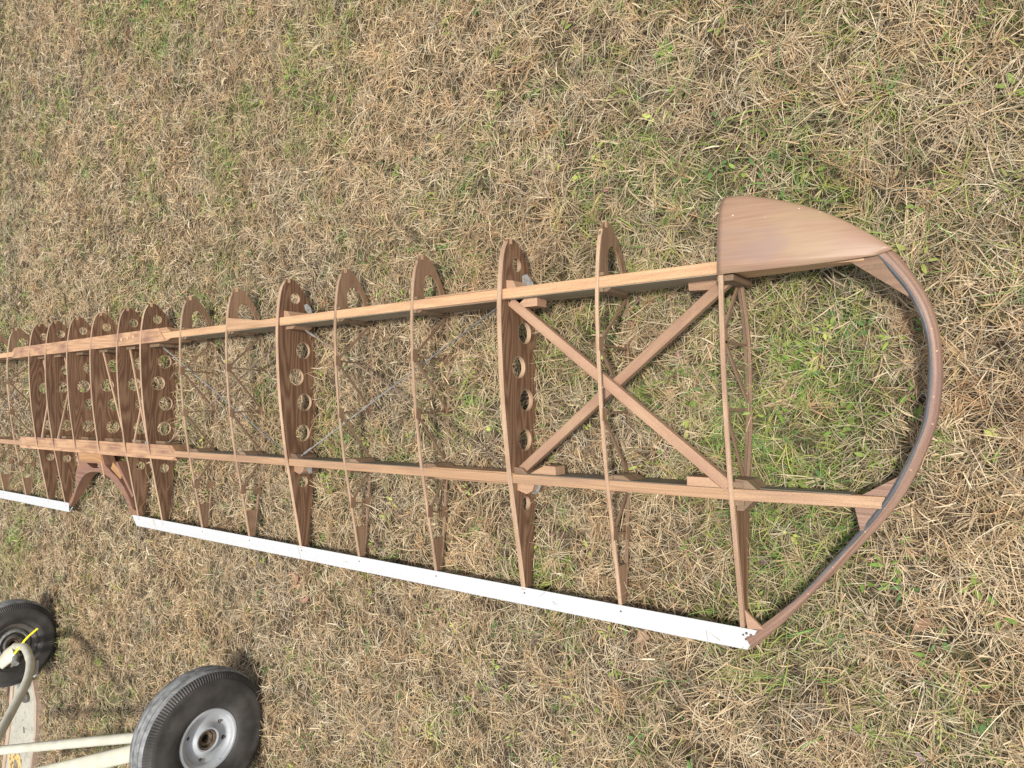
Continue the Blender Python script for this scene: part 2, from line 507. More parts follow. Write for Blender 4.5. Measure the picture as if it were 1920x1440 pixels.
def truss_rib(x, tail_ply=1.158):
    w = .0125
    def strip(T, s0, s1, sign, n=44):
        mb = MB()
        q = srange(s0, s1, n)
        rows = []; uvs = []
        for t in q:
            z = interp(T, t); z2 = z - sign * .008
            rows.append([(x - w / 2, -t, z), (x + w / 2, -t, z), (x + w / 2, -t, z2), (x - w / 2, -t, z2)])
            uvs.append([(t, 0), (t, w), (t, w + .008), (t, 2 * w + .008)])
        mb.grid(rows, uvs, close_v=True, flip=(sign < 0))
        for r in (rows[0], rows[-1]):
            mb.face(r, [(0, 0)] * 4)
        return mb
    rib = put('truss_rib', strip(UP, .03, 1.298, 1), M['cap'], WING, (x, 0, 0), bevel=.001)
    put('lower_cap_strip', strip(LO, .13, 1.24, -1), M['stick'], rib, (x, 0, 0), bevel=.001)
    # plywood nose with its arched opening
    ss = NOSE_S + [.17, .19]
    top = [(-q, zu(q) - .0005) for q in ss if q > .005]
    bot = [(-q, zl(q) + .0005) for q in ss[1:]]
    poly = [(-.001, .150)] + top + bot[::-1] + [(-.001, .137), (-.015, .137), (-.015, .150)]
    cz = .088
    arch = []
    for k in range(25):
        a = math.pi * k / 24
        hw = .050 * math.cos(a); d = math.sin(a) ** .8
        arch.append((-(.173 - .095 * d), cz + hw - .01 * (1 - d) + .012 * d))
    mb = MB(); mb.prism_x(poly, [arch], -.0045, .0045)
    mb.v = [(a + x, b, c) for a, b, c in mb.v]
    put('nose_web', mb, M['thin_ply'], rib, (x, 0, 0))
    n = MB(); n.bar((x, .0015, .1435), (x, -.0215, .1435), .0125, .0135)
    put('nose_block', n, M['block'], rib, (x, 0, 0))
    nd = dict(a=(.415, zu(.415) - .008), b=(.422, zl(.42) + .008), c=(.645, zu(.645) - .008), d=(.635, zl(.635) + .008),
              e=(1.045, zu(1.045) - .008), f=(1.055, zl(1.055) + .007))
    P = lambda q: (x, -q[0], q[1])
    for p, q, th in ((nd['a'], nd['b'], .007), (nd['c'], nd['d'], .007), (nd['e'], nd['f'], .006)):
        m = MB(); m.bar(P(p), P(q), th, .0085, upv=(1, 0, 0)); put('vertical_stick', m, M['stick'], rib, (x, 0, 0))
    for p, q in (((.247, zl(.247) + .012), nd['a']), (nd['a'], nd['d']), (nd['c'], (.848, zl(.848) + .012)), ((.912, zl(.912) + .012), nd['e'])):
        m = MB(); m.bar(P(p), P(q), .0085, .0078, upv=(1, 0, 0)); put('diagonal_stick', m, M['stick'], rib, (x, 0, 0))
    for k, (p, sg) in enumerate(((nd['a'], 1), (nd['b'], -1), (nd['c'], 1), (nd['d'], -1), (nd['e'], 1), (nd['f'], -1))):
        g = MB()
        hw = .021
        for sx in (-1, 1):
            zc = p[1] - sg * .004 + (random.random() - .5) * .002
            g.prism_x([(-p[0] - hw, zc - .014), (-p[0] + hw, zc - .014), (-p[0] + hw, zc + .014), (-p[0] - hw, zc + .014)], [],
                      x + sx * .0068 - .0009, x + sx * .0068 + .0009)
        put('gusset', g, M['thin_ply'], rib, (x, 0, 0))
    for s, zt in ((.184, zu(.184) - .009), (.238, zu(.238) - .009), (.855, zu(.855) - .009), (.905, zu(.905) - .009)):
        u = MB(); u.bar((x + .006, -s, zl(s) + .009), (x + .006, -s, zt), .012, .026, upv=(1, 0, 0))
        put('spar_upright', u, M['dark_wood'], rib, (x, 0, 0), bevel=.001)
    q = srange(tail_ply, 1.298, 8)
    m = MB(); m.prism_x([(-t, zu(t) - .0085) for t in q] + [(-t, zl(t) + .002) for t in q[::-1]], [], x - .0045, x + .0045)
    put('tail_web', m, M['thin_ply'], rib, (x, 0, 0))
    return rib

# rib stations
RX = [.859, .440, .035, -.415, -.889, -1.308, -1.749, -2.208, -2.649, -2.946, -3.316, -3.671, -4.032, -4.325, -4.765, -5.23, -5.67, -6.09, -6.56]
t0 = truss_rib(RX[1])
for k in (3, 4, 6, 7, 14, 15, 17, 18):
    copy_tree(t0, WING, RX[k] - RX[1])
solid_rib(RX[2], thick=.017)
s5 = solid_rib(RX[5], thick=.016)
s8 = solid_rib(RX[8], thick=.012)
for k in (9, 12, 13, 16):
    copy_tree(s8, WING, RX[k] - RX[8])
h10 = HOLES[:5] + [(.985, .07, .045)]
solid_rib(RX[10], send=1.075, thick=.012, holes=h10)
solid_rib(RX[11], send=1.01, thick=.012, holes=HOLES[:5])

# tip rib: covered nose, trussed middle, solid plank aft
def tip_rib(x):
    w = .014
    mb = MB()
    for T, s0, s1, sg in ((UP, .20, 1.298, 1),):
        q = srange(s0, s1, 40)
        rows = [[(x - w / 2, -t, interp(T, t)), (x + w / 2, -t, interp(T, t)), (x + w / 2, -t, interp(T, t) - sg * .010), (x - w / 2, -t, interp(T, t) - sg * .010)] for t in q]
        uvs = [[(t, 0), (t, w), (t, w + .01), (t, 2 * w + .01)] for t in q]
        mb.grid(rows, uvs, close_v=True)
        mb.face(rows[0], [(0, 0)] * 4); mb.face(rows[-1], [(0, 0)] * 4)
    rib = put('tip_rib', mb, M['cap'], WING, (x, 0, 0), bevel=.001)
    lowpath = [(.245, .055), (.33, .022), (.45, -.004), (.56, -.012), (.66, -.010), (.76, .004), (.85, .026)]
    for off in (0, .011):
        m = MB()
        rows = []; uvs = []
        for t in srange(.245, .85, 24):
            z = interp(lowpath, t)
            rows.append([(x - .005 + off, -t, z + .004), (x + .0045 + off, -t, z + .004), (x + .0045 + off, -t, z - .004), (x - .005 + off, -t, z - .004)])
            uvs.append([(t, 0), (t, .01), (t, .02), (t, .03)])
        m.grid(rows, uvs, close_v=True)
        m.face(rows[0], [(0, 0)] * 4); m.face(rows[-1], [(0, 0)] * 4)
        put('lower_cap_strip', m, M['stick'], rib, (x, 0, 0))
    P = lambda s, z: (x, -s, z)
    for a, b in ((P(.25, .06), P(.40, zu(.4) - .014)), (P(.42, zu(.42) - .014), P(.60, -.004)), (P(.64, zu(.64) - .014), P(.84, .03))):
        m = MB(); m.bar(a, b, .009, .008, upv=(1, 0, 0)); put('diagonal_stick', m, M['stick'], rib, (x, 0, 0))
    for s in (.43, .63):
        m = MB(); m.bar(P(s, zu(s) - .01), P(s, interp(lowpath, s)), .008, .008, upv=(1, 0, 0)); put('vertical_stick', m, M['stick'], rib, (x, 0, 0))
    for s, z in ((.41, zu(.41) - .013), (.43, interp(lowpath, .43)), (.64, zu(.64) - .013), (.62, interp(lowpath, .62))):
        g = MB(); g.prism_x([(-s - .018, z - .011), (-s + .018, z - .011), (-s + .018, z + .011), (-s - .018, z + .011)], [], x + .0075, x + .0095)
        put('gusset', g, M['thin_ply'], rib, (x, 0, 0))
    q = srange(.905, 1.285, 14)
    m = MB(); m.prism_x([(-t, zu(t) - .0105) for t in q] + [(-t, zl(t) + .012) for t in q[::-1]], [], x - .006, x + .008)
    put('tail_plank', m, M['ply'], rib, (x, 0, 0), label='dark brown solid plank behind the rear spar')
    for s in (.244, .852, .905):
        u = MB(); u.bar((x + .009, -s, .03), (x + .009, -s, zu(s) - .012), .018, .05, upv=(1, 0, 0)); put('spar_upright', u, M['dark_wood'], rib, (x, 0, 0), bevel=.001)
tip_rib(RX[0])

# ------------------------------------------------------------ spars
YF0, YF1 = -.193, -.2295
YR0, YR1 = -.864, -.8975
def spar(name, mat, xs, y0, y1, ztop, zbot):
    mb = MB(); rows = []; uvs = []
    for x in xs:
        rows.append([(x, y0, ztop(x)), (x, y0, zbot(x)), (x, y1, zbot(x)), (x, y1, ztop(x))])
        uvs.append([(x, 0), (x, .14), (x, .18), (x, .32)])
    mb.grid(rows, uvs, close_v=True, flip=True)
    mb.face(rows[0], [(0, 0), (0, .14), (.03, .14), (.03, 0)]); mb.face(rows[-1][::-1], [(0, 0), (0, .14), (.03, .14), (.03, 0)])
    return put(name, mb, mat, WING, bevel=.0015)
fz = lambda x: .1945 if x < .87 else .1945 - (x - .87) / .38 * .062
rz = lambda x: .1395 if x < .87 else .1395 - (x - .87) / .38 * .050
fsp = spar('front_spar', M['spar'], [-6.8, -4.7, -2.28, -.6, .867, 1.05, 1.245], YF0, YF1, fz, lambda x: .058 if x < .87 else .058 + (x - .87) / .38 * .045)
rsp = spar('rear_spar', M['spar_old'], [-6.8, -4.7, -2.28, -.6, .867, 1.05, 1.262], YR0, YR1, rz, lambda x: .035 if x < .87 else .035 + (x - .87) / .38 * .028)
# doublers (each is a few mm proud of its spar)
def doubler(par, x0, x1, y0, y1, zt, zb, mat, taper=.05, nm='spar_doubler'):
    mb = MB()
    yc = (YF0 + YF1) / 2 if par is fsp else (YR0 + YR1) / 2
    k = 1 if y0 > yc else -1
    mb.prism_z([(x0, y0), (x1, y0), (x1 + taper, y1), (x0 - taper, y1)], [], lambda a, b: zt, lambda a, b: zb)
    return put(nm, mb, mat, par, bevel=.001)
doubler(fsp, -4.63, -2.36, -.166, YF0 + .0004, .1968, .062, M['spar_red'])
doubler(fsp, -4.63, -2.36, -.243, YF1 - .0004, .1963, .062, M['spar_red'])
doubler(rsp, -4.63, -2.40, -.833, YR0 + .0004, .1425, .040, M['spar_red'])
doubler(rsp, -4.63, -2.40, -.918, YR1 - .0004, .1420, .040, M['spar_red'])
top = MB(); top.prism_z([(-4.6, -.1655), (-2.45, -.1655), (-2.36, -.2435), (-4.66, -.2435)], [], lambda a, b: .1995, lambda a, b: .1970)
put('splice_plate', top, M['spar_red'], fsp)
top = MB(); top.prism_z([(-4.6, -.8325), (-2.42, -.8325), (-2.34, -.9185), (-4.66, -.9185)], [], lambda a, b: .1452 - (abs(b) - .8325) * .10, lambda a, b: .1350)
put('splice_plate', top, M['spar_red'], rsp)
doubler(fsp, -.34, .02, -.187, YF0 + .0004, .1950, .065, M['spar_old'], .01, 'splice_plate')
doubler(fsp, -.34, .02, -.236, YF1 - .0004, .1945, .065, M['dark_wood'], .06, 'splice_plate')
doubler(rsp, -.34, .02, -.858, YR0 + .0004, .1435, .045, M['spar_old'], .06, 'splice_plate')
doubler(rsp, -.34, .02, -.9035, YR1 - .0004, .1380, .045, M['spar_old'], .01, 'splice_plate')
w = MB()
w.prism_z([(-1.735, -.163), (-1.735, -.225), (-1.322, -.2325), (-1.322, -.2065), (-1.5, -.190)], [], lambda a, b: .2035 - (a + 1.735) * .010, lambda a, b: .1950)
put('splice_wedge', w, M['spar_old'], fsp, bevel=.001)
def side_face(par, y, yo, ztop, zbot, mat, x0=-2.2, x1=.86):  # thin plank added over a spar side to carry its tone
    mb = MB()
    mb.prism_z([(x0, y), (x1, y), (x1, yo), (x0, yo)], [], lambda a, b: ztop, lambda a, b: zbot)
    put('side_face', mb, mat, par)
side_face(rsp, YR0 + .0004, -.8615, .1370, .0, M['grey_face'])  # grey plank paints the shaded front side of the rear spar
side_face(rsp, YR0 + .0004, -.8610, .1050, .04, M['grey_face'], .88, 1.18)  # same painted shade, outboard of the tip rib
side_face(fsp, YF1 - .0004, -.2320, .1920, .058, M['beige_face'])
# bolts heads on the doubled front spar
for x, y in ((-2.89, -.206), (-2.812, -.200), (-2.74, -.198)):
    b = MB(); b.tube([(x, y, .1990), (x, y, .2035)], .011, 16); put('bolt_head', b, M['block'], fsp)

# blocks glued between ribs and spars
def block(name, pts, z0, z1, mat, lab=None):
    b = MB(); b.prism_z(pts, [], (lambda x, y: z1) if not callable(z1) else z1, lambda x, y: z0)
    return put(name, b, mat, WING, bevel=.001, label=lab)
for x, th in ((RX[2], .0085), (RX[5], .008)):
    block('glue_block', [(x + th, -.1925), (x + th, -.158), (x + .04, -.163), (x + .055, -.1925)], .04, .172, M['brace'])
    block('glue_block', [(x + th, -.2300), (x + th, -.247), (x + .06, -.247), (x + .085, -.2300)], .06, .160, M['brace'])
    block('glue_block', [(x + th, -.8635), (x + .07, -.8635), (x + .045, -.842), (x + th, -.838)], .02, .130, M['stick'])
    block('glue_block', [(x + th, -.8980), (x + .085, -.8980), (x + .075, -.925), (x + .05, -.938), (x + th, -.926)], .015, .110, M['brace'])
for k in (8, 9, 10, 11, 12, 13):
    x = RX[k]
    block('glue_block', [(x + .0065, -.244), (x + .0065, -.262), (x + .11, -.262), (x + .12, -.244)], .03, .15, M['dark_wood'])
    block('glue_block', [(x + .0065, -.832), (x + .0065, -.815), (x + .11, -.815), (x + .12, -.832)], .02, .11, M['dark_wood'])
for k in (1, 3, 4, 6, 7, 14):
    x = RX[k]
    block('glue_block', [(x + .0068, YR0 + .0005), (x + .0068, -.846), (x + .055, -.846), (x + .085, YR0 + .0005)], .03, .132, M['dark_wood'])
    block('glue_block', [(x + .0068, YF1 - .0005), (x + .0068, -.243), (x + .030, -.243), (x + .05, YF1 - .0005)], .06, .184, M['dark_wood'])
block('glue_block', [(RX[0] + .008, -.8635), (RX[0] + .008, -.835), (RX[0] + .045, -.838), (RX[0] + .075, -.8635)], .03, .131, M['dark_wood'])
block('glue_block', [(RX[0] + .008, -.8980), (RX[0] + .008, -.93), (RX[0] + .028, -.93), (RX[0] + .06, -.8980)], .03, .118, M['dark_wood'])

# diagonal braces
b = MB(); b.bar((.055, -.236, .1505), (.852, -.858, .130), .034, .028)
put('diagonal_brace', b, M['brace'], WING, bevel=.0015, label='upper diagonal brace crossing over the other one')
b = MB(); b.bar((.852, -.236, .110), (.047, -.866, .103), .034, .026)
put('diagonal_brace', b, M['brace'], WING, bevel=.0015, label='lower diagonal brace passing beneath the other one')
block('corner_block', [(.046, -.2305), (.046, -.252), (.075, -.262), (.172, -.262), (.172, -.2305)], .10, .160, M['brace'])
block('corner_block', [(.72, -.8630), (.72, -.835), (.79, -.835), (.828, -.8630)], .06, .140, M['brace'])
block('corner_block', [(.10, -.8630), (.215, -.8630), (.212, -.832), (.165, -.830)], .05, .112, M['brace'])
block('corner_block', [(.845, -.2305), (.72, -.2305), (.722, -.258), (.79, -.262)], .07, .115, M['brace'])

# rods and wires
def rod(name, pts, r, mat, lab=None):
    b = MB(); b.tube(pts, r, 8); o = put(name, b, mat, WING, smooth=True)
    if lab: o['label'] = lab
rod('drag_wire', [(-1.278, -.862, .10), (-.04, -.236, .102)], .0033, M['steel'], 'pale grey steel wire')
rod('drag_wire', [(-1.285, -.232, .082), (.01, -.862, .078)], .0038, M['rod'], 'brown rusty wire')
rod('drag_wire', [(-2.62, -.245, .10), (-1.33, -.862, .10)], .0035, M['steel'])
rod('drag_wire', [(-2.62, -.862, .085), (-1.33, -.235, .085)], .0035, M['rod'])
rod('drag_wire', [(-4.36, -.245, .10), (-5.64, -.862, .10)], .0035, M['steel'])
rod('drag_wire', [(-4.36, -.862, .085), (-5.64, -.235, .085)], .0035, M['rod'])
for a_, b_ in (((-1.278, -.862, .10), (-.04, -.236, .102)), ((-1.285, -.232, .082), (.01, -.862, .078)), ((-2.62, -.245, .10), (-1.33, -.862, .10))):
    a_, b_ = Vector(a_), Vector(b_)
    t_ = MB(); t_.tube([a_.lerp(b_, .03), a_.lerp(b_, .036), a_.lerp(b_, .075), a_.lerp(b_, .081)], [.003, .0062, .0062, .003], 10)
    put('turnbuckle', t_, M['steel'], WING, smooth='auto')
for (xa, ya, xb, yb, z) in ((-2.915, -.247, -2.70, -.835, .14), (-2.90, -.835, -2.70, -.247, .115), (-3.28, -.247, -2.98, -.835, .14),
                            (-3.98, -.247, -3.70, -.835, .10), (-3.99, -.835, -3.72, -.247, .13), (-4.41 + .08, -.247, -4.06, -.835, .11), (-4.26, -.835, -4.06, -.247, .135)):
    b = MB(); b.bar((xa, ya, z), (xb, yb, z - .012), .0115, .009); put('tie_rod', b, M['cap'], WING, bevel=.001)
    for px, py in ((xa, ya), (xb, yb)):
        f = MB(); f.tube([(px, py + (.006 if py > -.5 else -.006), z - .006), (px, py - (.016 if py > -.5 else -.016), z - .006)], .0115, 12)
        put('rod_fitting', f, M['steel'], WING, smooth='auto')
# strap fittings beside the strut ribs
def strap(pts, z, t=.004):
    b = MB(); b.prism_z(pts, [], lambda x, y: z + t + (x - pts[0][0]) * .15, lambda x, y: z + (x - pts[0][0]) * .15)
    put('strap_fitting', b, M['steel'], WING, bevel=.0008)
strap([(.06, -.135), (.085, -.130), (.115, -.165), (.125, -.190), (.09, -.190), (.062, -.160)], .095)
strap([(-1.23, -.130), (-1.20, -.128), (-1.165, -.152), (-1.155, -.175), (-1.185, -.178), (-1.22, -.155)], .105)
strap([(.075, -.9040), (.135, -.9040), (.12, -.932), (.092, -.940), (.078, -.925)], .075)
strap([(-1.245, -.9040), (-1.19, -.9040), (-1.185, -.930), (-1.215, -.935)], .08)
strap([(-4.37, -.105), (-4.34, -.105), (-4.335, -.155), (-4.37, -.155)], .13)

# ------------------------------------------------------------ bow, leading edge skin, gussets
def resample(pts, n):
    P = [Vector(p) for p in pts]
    Q = []
    for i in range(len(P) - 1):
        p0 = P[max(i - 1, 0)]; p1 = P[i]; p2 = P[i + 1]; p3 = P[min(i + 2, len(P) - 1)]
        for k in range(12):
            t = k / 12
            Q.append(.5 * ((2 * p1) + (p2 - p0) * t + (2 * p0 - 5 * p1 + 4 * p2 - p3) * t * t + (3 * p1 - p0 - 3 * p2 + p3) * t**3))
    Q.append(P[-1])
    L = [0]
    for i in range(1, len(Q)): L.append(L[-1] + (Q[i] - Q[i - 1]).length)
    out = []
    j = 0
    for k in range(n):
        d = L[-1] * k / (n - 1)
        while j < len(L) - 2 and L[j + 1] < d: j += 1
        t = (d - L[j]) / max(1e-9, L[j + 1] - L[j])
        out.append(Q[j].lerp(Q[j + 1], min(1, t)))
    return out, L[-1]
BO = [(1.215, -.140, .137), (1.239, -.157, .136), (1.302, -.212, .134), (1.346, -.28, .129), (1.378, -.345, .124), (1.398, -.421, .118), (1.404, -.49, .113), (1.404, -.54, .110),
      (1.4, -.591, .106), (1.389, -.66, .101), (1.37, -.718, .098), (1.344, -.782, .094), (1.314, -.846, .090), (1.281, -.898, .086),
      (1.226, -.97, .082), (1.145, -1.068, .075), (1.07, -1.153, .070), (1.005, -1.228, .065), (.952, -1.287, .061), (.885, -1.352, .056)]
BI = [(1.222, -.195, .140), (1.263, -.219, .138), (1.294, -.27, .131), (1.328, -.322, .126), (1.353, -.377, .122), (1.367, -.429, .118), (1.373, -.47, .115), (1.372, -.536, .110),
      (1.366, -.605, .105), (1.352, -.672, .100), (1.33, -.733, .097), (1.293, -.812, .092), (1.249, -.887, .087), (1.19, -.967, .082),
      (1.108, -1.072, .075), (1.032, -1.164, .069), (.953, -1.242, .064), (.905, -1.285, .061), (.868, -1.318, .058)]
NB = 90
bo, LB = resample(BO, NB); bi, _ = resample(BI, NB)
mb = MB(); rows = []; uvs = []
gl_rows = []; gl_uvs = []
for i in range(NB):
    o, n_ = bo[i], bi[i]
    t = i / (NB - 1)
    th = .034
    def q(f, dz): 
        p = n_.lerp(o, f); return Vector((p.x, p.y, p.z + dz))
    rows.append([q(0, -th), q(0, -.001), q(.03, .0005), q(.30, .0020), q(.55, .0012), q(.78, -.003), q(.94, -.010), q(1.0, -.017), q(.96, -.028), q(.80, -th)])
    wb = (n_ - o).length
    uvs.append([(t * LB, v * wb) for v in (-.6, -.02, .03, .3, .55, .78, .94, 1.1, 1.4, 1.8)])
    if 3 <= i <= 80:
        j1 = .05 + .03 * noise.noise(Vector((t * 14, 1, 0))); fade = min(1, (80 - i) / 12 + .05, (i - 2) / 5)
        wdt = (.25 + .12 * math.exp(-((t - .62) / .15) ** 2)) * fade
        j2 = j1 + wdt + .05 * noise.noise(Vector((t * 22, 7, 0))) * fade
        zf = lambda f: interp([(0, 0), (.03, .0005), (.3, .002), (.55, .0012)], f) + .0009
        gl_rows.append([q(j1, zf(j1) - .0015), q(j1, zf(j1)), q((j1 + j2) / 2, zf((j1 + j2) / 2)), q(j2, zf(j2)), q(j2, zf(j2) - .0015)])
        gl_uvs.append([(t * LB, 0), (t * LB, .001), (t * LB, .007), (t * LB, .014), (t * LB, .015)])
mb.grid(rows, uvs, close_v=True, flip=False)
mb.face(rows[0], [(0, 0)] * 10); mb.face(rows[-1][::-1], [(0, 0)] * 10)
bow = put('tip_bow', mb, M['bow'], WING, smooth='auto', label='reddish brown laminated wooden bow rounding the wing tip')
mb = MB(); mb.grid(gl_rows, gl_uvs)
put('glue_line', mb, M['glue'], bow, smooth=True)
for (i, f) in ((20, .55), (24, .68), (31, .5), (36, .75), (44, .6), (57, .45), (66, .5), (73, .6)):
    p = bi[i].lerp(bo[i], f); m = MB()
    zz = p.z + interp([(0, 0), (.3, .002), (.55, .0012), (.78, -.003), (.94, -.01)], f)
    m.tube([(p.x, p.y, zz - .002), (p.x, p.y, zz + .0008)], .0022, 8); put('nail', m, M['block'], bow)

LEO = [(.845, .001), (.87, .004), (.918, -.002), (.995, -.025), (1.086, -.061), (1.173, -.110), (1.239, -.157), (1.27, -.182), (1.302, -.212)]
def le_y(x):
    return interp([(a, b) for a, b in LEO], x)
xs = srange(.852, 1.262, 30)
rows = []; uvs = []
AFT = .2345
for x in xs:
    t = (x - .852) / .41
    k = 1 - .92 * t ** 1.7                      # thickness fades toward the bow
    y0 = le_y(.852 + (1.300 - .852) * t); zn = .139 - .003 * t
    x_le = .852 + (1.300 - .852) * t; y_aft = -AFT + .014 * t ** 3
    r = []; u = []; L = 0; prev = None
    prof = [(.2345, 'u')] + [(s, 'u') for s in (.20, .17, .14, .11, .085, .062, .043, .028, .017, .009, .004, .001, 0)] + [(s, 'l') for s in (.001, .004, .01, .022, .04, .065, .1, .14, .19)]
    for s, side in prof:
        z = (zu(s) + .0035 if side == 'u' else zl(s) - .001)
        if s == 0: z = .137
        f = s / AFT
        y = y0 + (y_aft - y0) * f; xx = x_le + (x - x_le) * f
        zz = zn + (z - .139) * k
        p = Vector((xx, y, zz))
        if prev is not None: L += (p - prev).length
        prev = p
        r.append(p); u.append((x, L))
    rows.append(r); uvs.append(u)
mb = MB(); mb.grid(rows, uvs, flip=True)
skin = put('leading_edge_skin', mb, M['skin'], WING, smooth='auto', label='curved plywood skin over the tip nose, patchy tan and rose brown')
so = skin.modifiers.new("solid", 'SOLIDIFY'); so.thickness = .003; so.offset = -1
# darker band along the inboard edge of the skin
rb = []; ub = []
for i, x in enumerate((.8495, .858, .866, .874)):
    r = []; u = []
    for j, p in enumerate(rows[0][:20]):
        q = Vector((x, -.12 + (p.y + .12) * 1.012, .10 + (p.z - .10) * 1.02))
        r.append(q); u.append((uvs[0][j][1], x))
    rb.append(r); ub.append(u)
mb = MB(); mb.grid(rb, ub, flip=True)
put('edge_band', mb, M['dark_wood'], skin, smooth=True)
# gussets at the bow
def plate(name, pts, z1, th, mat, par=WING):
    b = MB(); b.prism_z(pts, [], z1, lambda x, y: z1(x, y) - th); return put(name, b, mat, par, bevel=.0006)
plate('tip_gusset', [(1.170, -.215), (1.200, -.232), (1.333, -.336), (1.335, -.322), (1.300, -.265), (1.262, -.216)], lambda x, y: .137 - (abs(y) - .21) * .09, .004, M['thin_ply'])
plate('tip_gusset', [(1.186, -.8985), (1.199, -.962), (1.208, -.958), (1.252, -.8985)], lambda x, y: .0855, .004, M['bow'])
plate('tip_gusset', [(1.205, -.8630), (1.295, -.808), (1.303, -.812), (1.268, -.8630)], lambda x, y: .0895, .004, M['bow'])
plate('tip_gusset', [(.868, -1.235), (.876, -1.292), (.925, -1.283), (.9, -1.262)], lambda x, y: .066, .012, M['brace'])

# ------------------------------------------------------------ white trailing edge
def te_strip(x0, x1, cut0, cut1):
    mb = MB()
    n = max(3, int(abs(x1 - x0) / .25))
    rows = []; uvs = []
    for i in range(n + 1):
        t = i / n; x = x0 + (x1 - x0) * t
        # slight waviness of the sheet metal
        wv = .0012 * noise.noise(Vector((x * 2.3, 0, 0)))
        xa = x; xb = x
        if i == 0: xb = x + cut0
        if i == n: xb = x + cut1
        y0 = -1.290; y1 = -1.360 + wv
        rows.append([(xa, y0, zu(1.29) + .0035), (xa + (xb - xa) * .5, (y0 + y1) / 2, (zu(1.29) + .0035 + .043) / 2 + .001), (xb, y1, .043), (xb, y1 - .0015, .0405),
                     (xa + (xb - xa) * .6, y1 + .022, .036), (xa + (xb - xa) * .4, y1 + .035, .030)])
        uvs.append([(x, v * .03) for v in range(6)])
    mb.grid(rows, uvs, close_v=False, flip=False)
    o = put('trailing_edge_strip', mb, M['white'], WING, bevel=0)
    sm = o.modifiers.new("solid", 'SOLIDIFY'); sm.thickness = .0012; sm.offset = 0
    return o
sa = te_strip(-3.020, -1.3325, .012, 0)
sb = te_strip(-1.3300, .905, 0, -.040)
sc = te_strip(-6.8, -3.962, 0, -.045)
sc['label'] = 'far white trailing edge strip beyond the cutout'
for k in list(range(0, 10)) + [12, 13, 14, 15]:
    x = RX[k]
    par = sb if x > -1.33 else (sa if x > -3.1 else sc)
    m = MB(); m.tube([(x + .002, -1.312, .0560), (x + .002, -1.312, .0606)], .0034, 10); put('nail', m, M['drum'], par)
for x, y in ((.872, -1.305), (.885, -1.308), (.868, -1.325)):
    m = MB(); m.tube([(x, y, .050), (x, y, .0655 - (abs(y) - 1.3) * .35)], .004, 10); put('nail', m, M['rust'], sb)

# ------------------------------------------------------------ centre cutout rim
OL = [(-3.641, -.915), (-3.670, -.985), (-3.745, -1.060), (-3.775, -1.104), (-3.775, -1.148), (-3.860, -1.216), (-3.930, -1.264), (-3.972, -1.296)]
IN = [(-3.963, -1.318), (-3.908, -1.281), (-3.842, -1.228), (-3.775, -1.168), (-3.720, -1.128), (-3.662, -1.092), (-3.600, -1.066), (-3.531, -1.048), (-3.464, -1.040), (-3.400, -1.038), (-3.352, -1.042), (-3.290, -1.052),
      (-3.236, -1.069), (-3.173, -1.108), (-3.132, -1.140), (-3.096, -1.176), (-3.070, -1.210), (-3.052, -1.245), (-3.022, -1.305)]
ORR = [(-2.953, -1.298), (-2.958, -1.262), (-3.005, -1.249), (-3.034, -1.175), (-3.070, -1.113), (-3.135, -1.060), (-3.21, -1.022), (-3.275, -.985), (-3.285, -.915)]
REC = [(-3.545, -.985), (-3.480, -1.012), (-3.445, -1.016), (-3.360, -1.010), (-3.385, -.980)]
b = MB()
b.prism_z(OL + IN + ORR, [REC], lambda x, y: zu(-y) + .002, lambda x, y: max(zl(-y) + .006, zu(-y) - .07))
arch = put('cutout_rim', b, M['arch'], WING, bevel=.0015, label='curved varnished rim of the centre cutout')
b = MB(); b.prism_z([(-3.635, -.9195), (-3.635, -.975), (-3.300, -.968), (-3.300, -.9195)], [], lambda x, y: zu(-y) + .0048, lambda x, y: zu(-y) + .0023)
put('amber_patch', b, M['orange'], arch)
b = MB(); b.prism_z([(-3.49, -1.005), (-3.49, -1.036), (-3.37, -1.036), (-3.37, -1.005)], [], lambda x, y: .075, lambda x, y: .03)
put('strap_fitting', b, M['white'], arch)
b = MB(); b.bar((-3.20, -.985, .10), (-3.10, -1.05, .085), .05, .03); put('glue_block', b, M['orange'], arch, bevel=.003)
b = MB(); b.bar((-3.13, -.96, .09), (-2.99, -1.17, .05), .022, .06); put('glue_block', b, M['arch'], arch, bevel=.002)

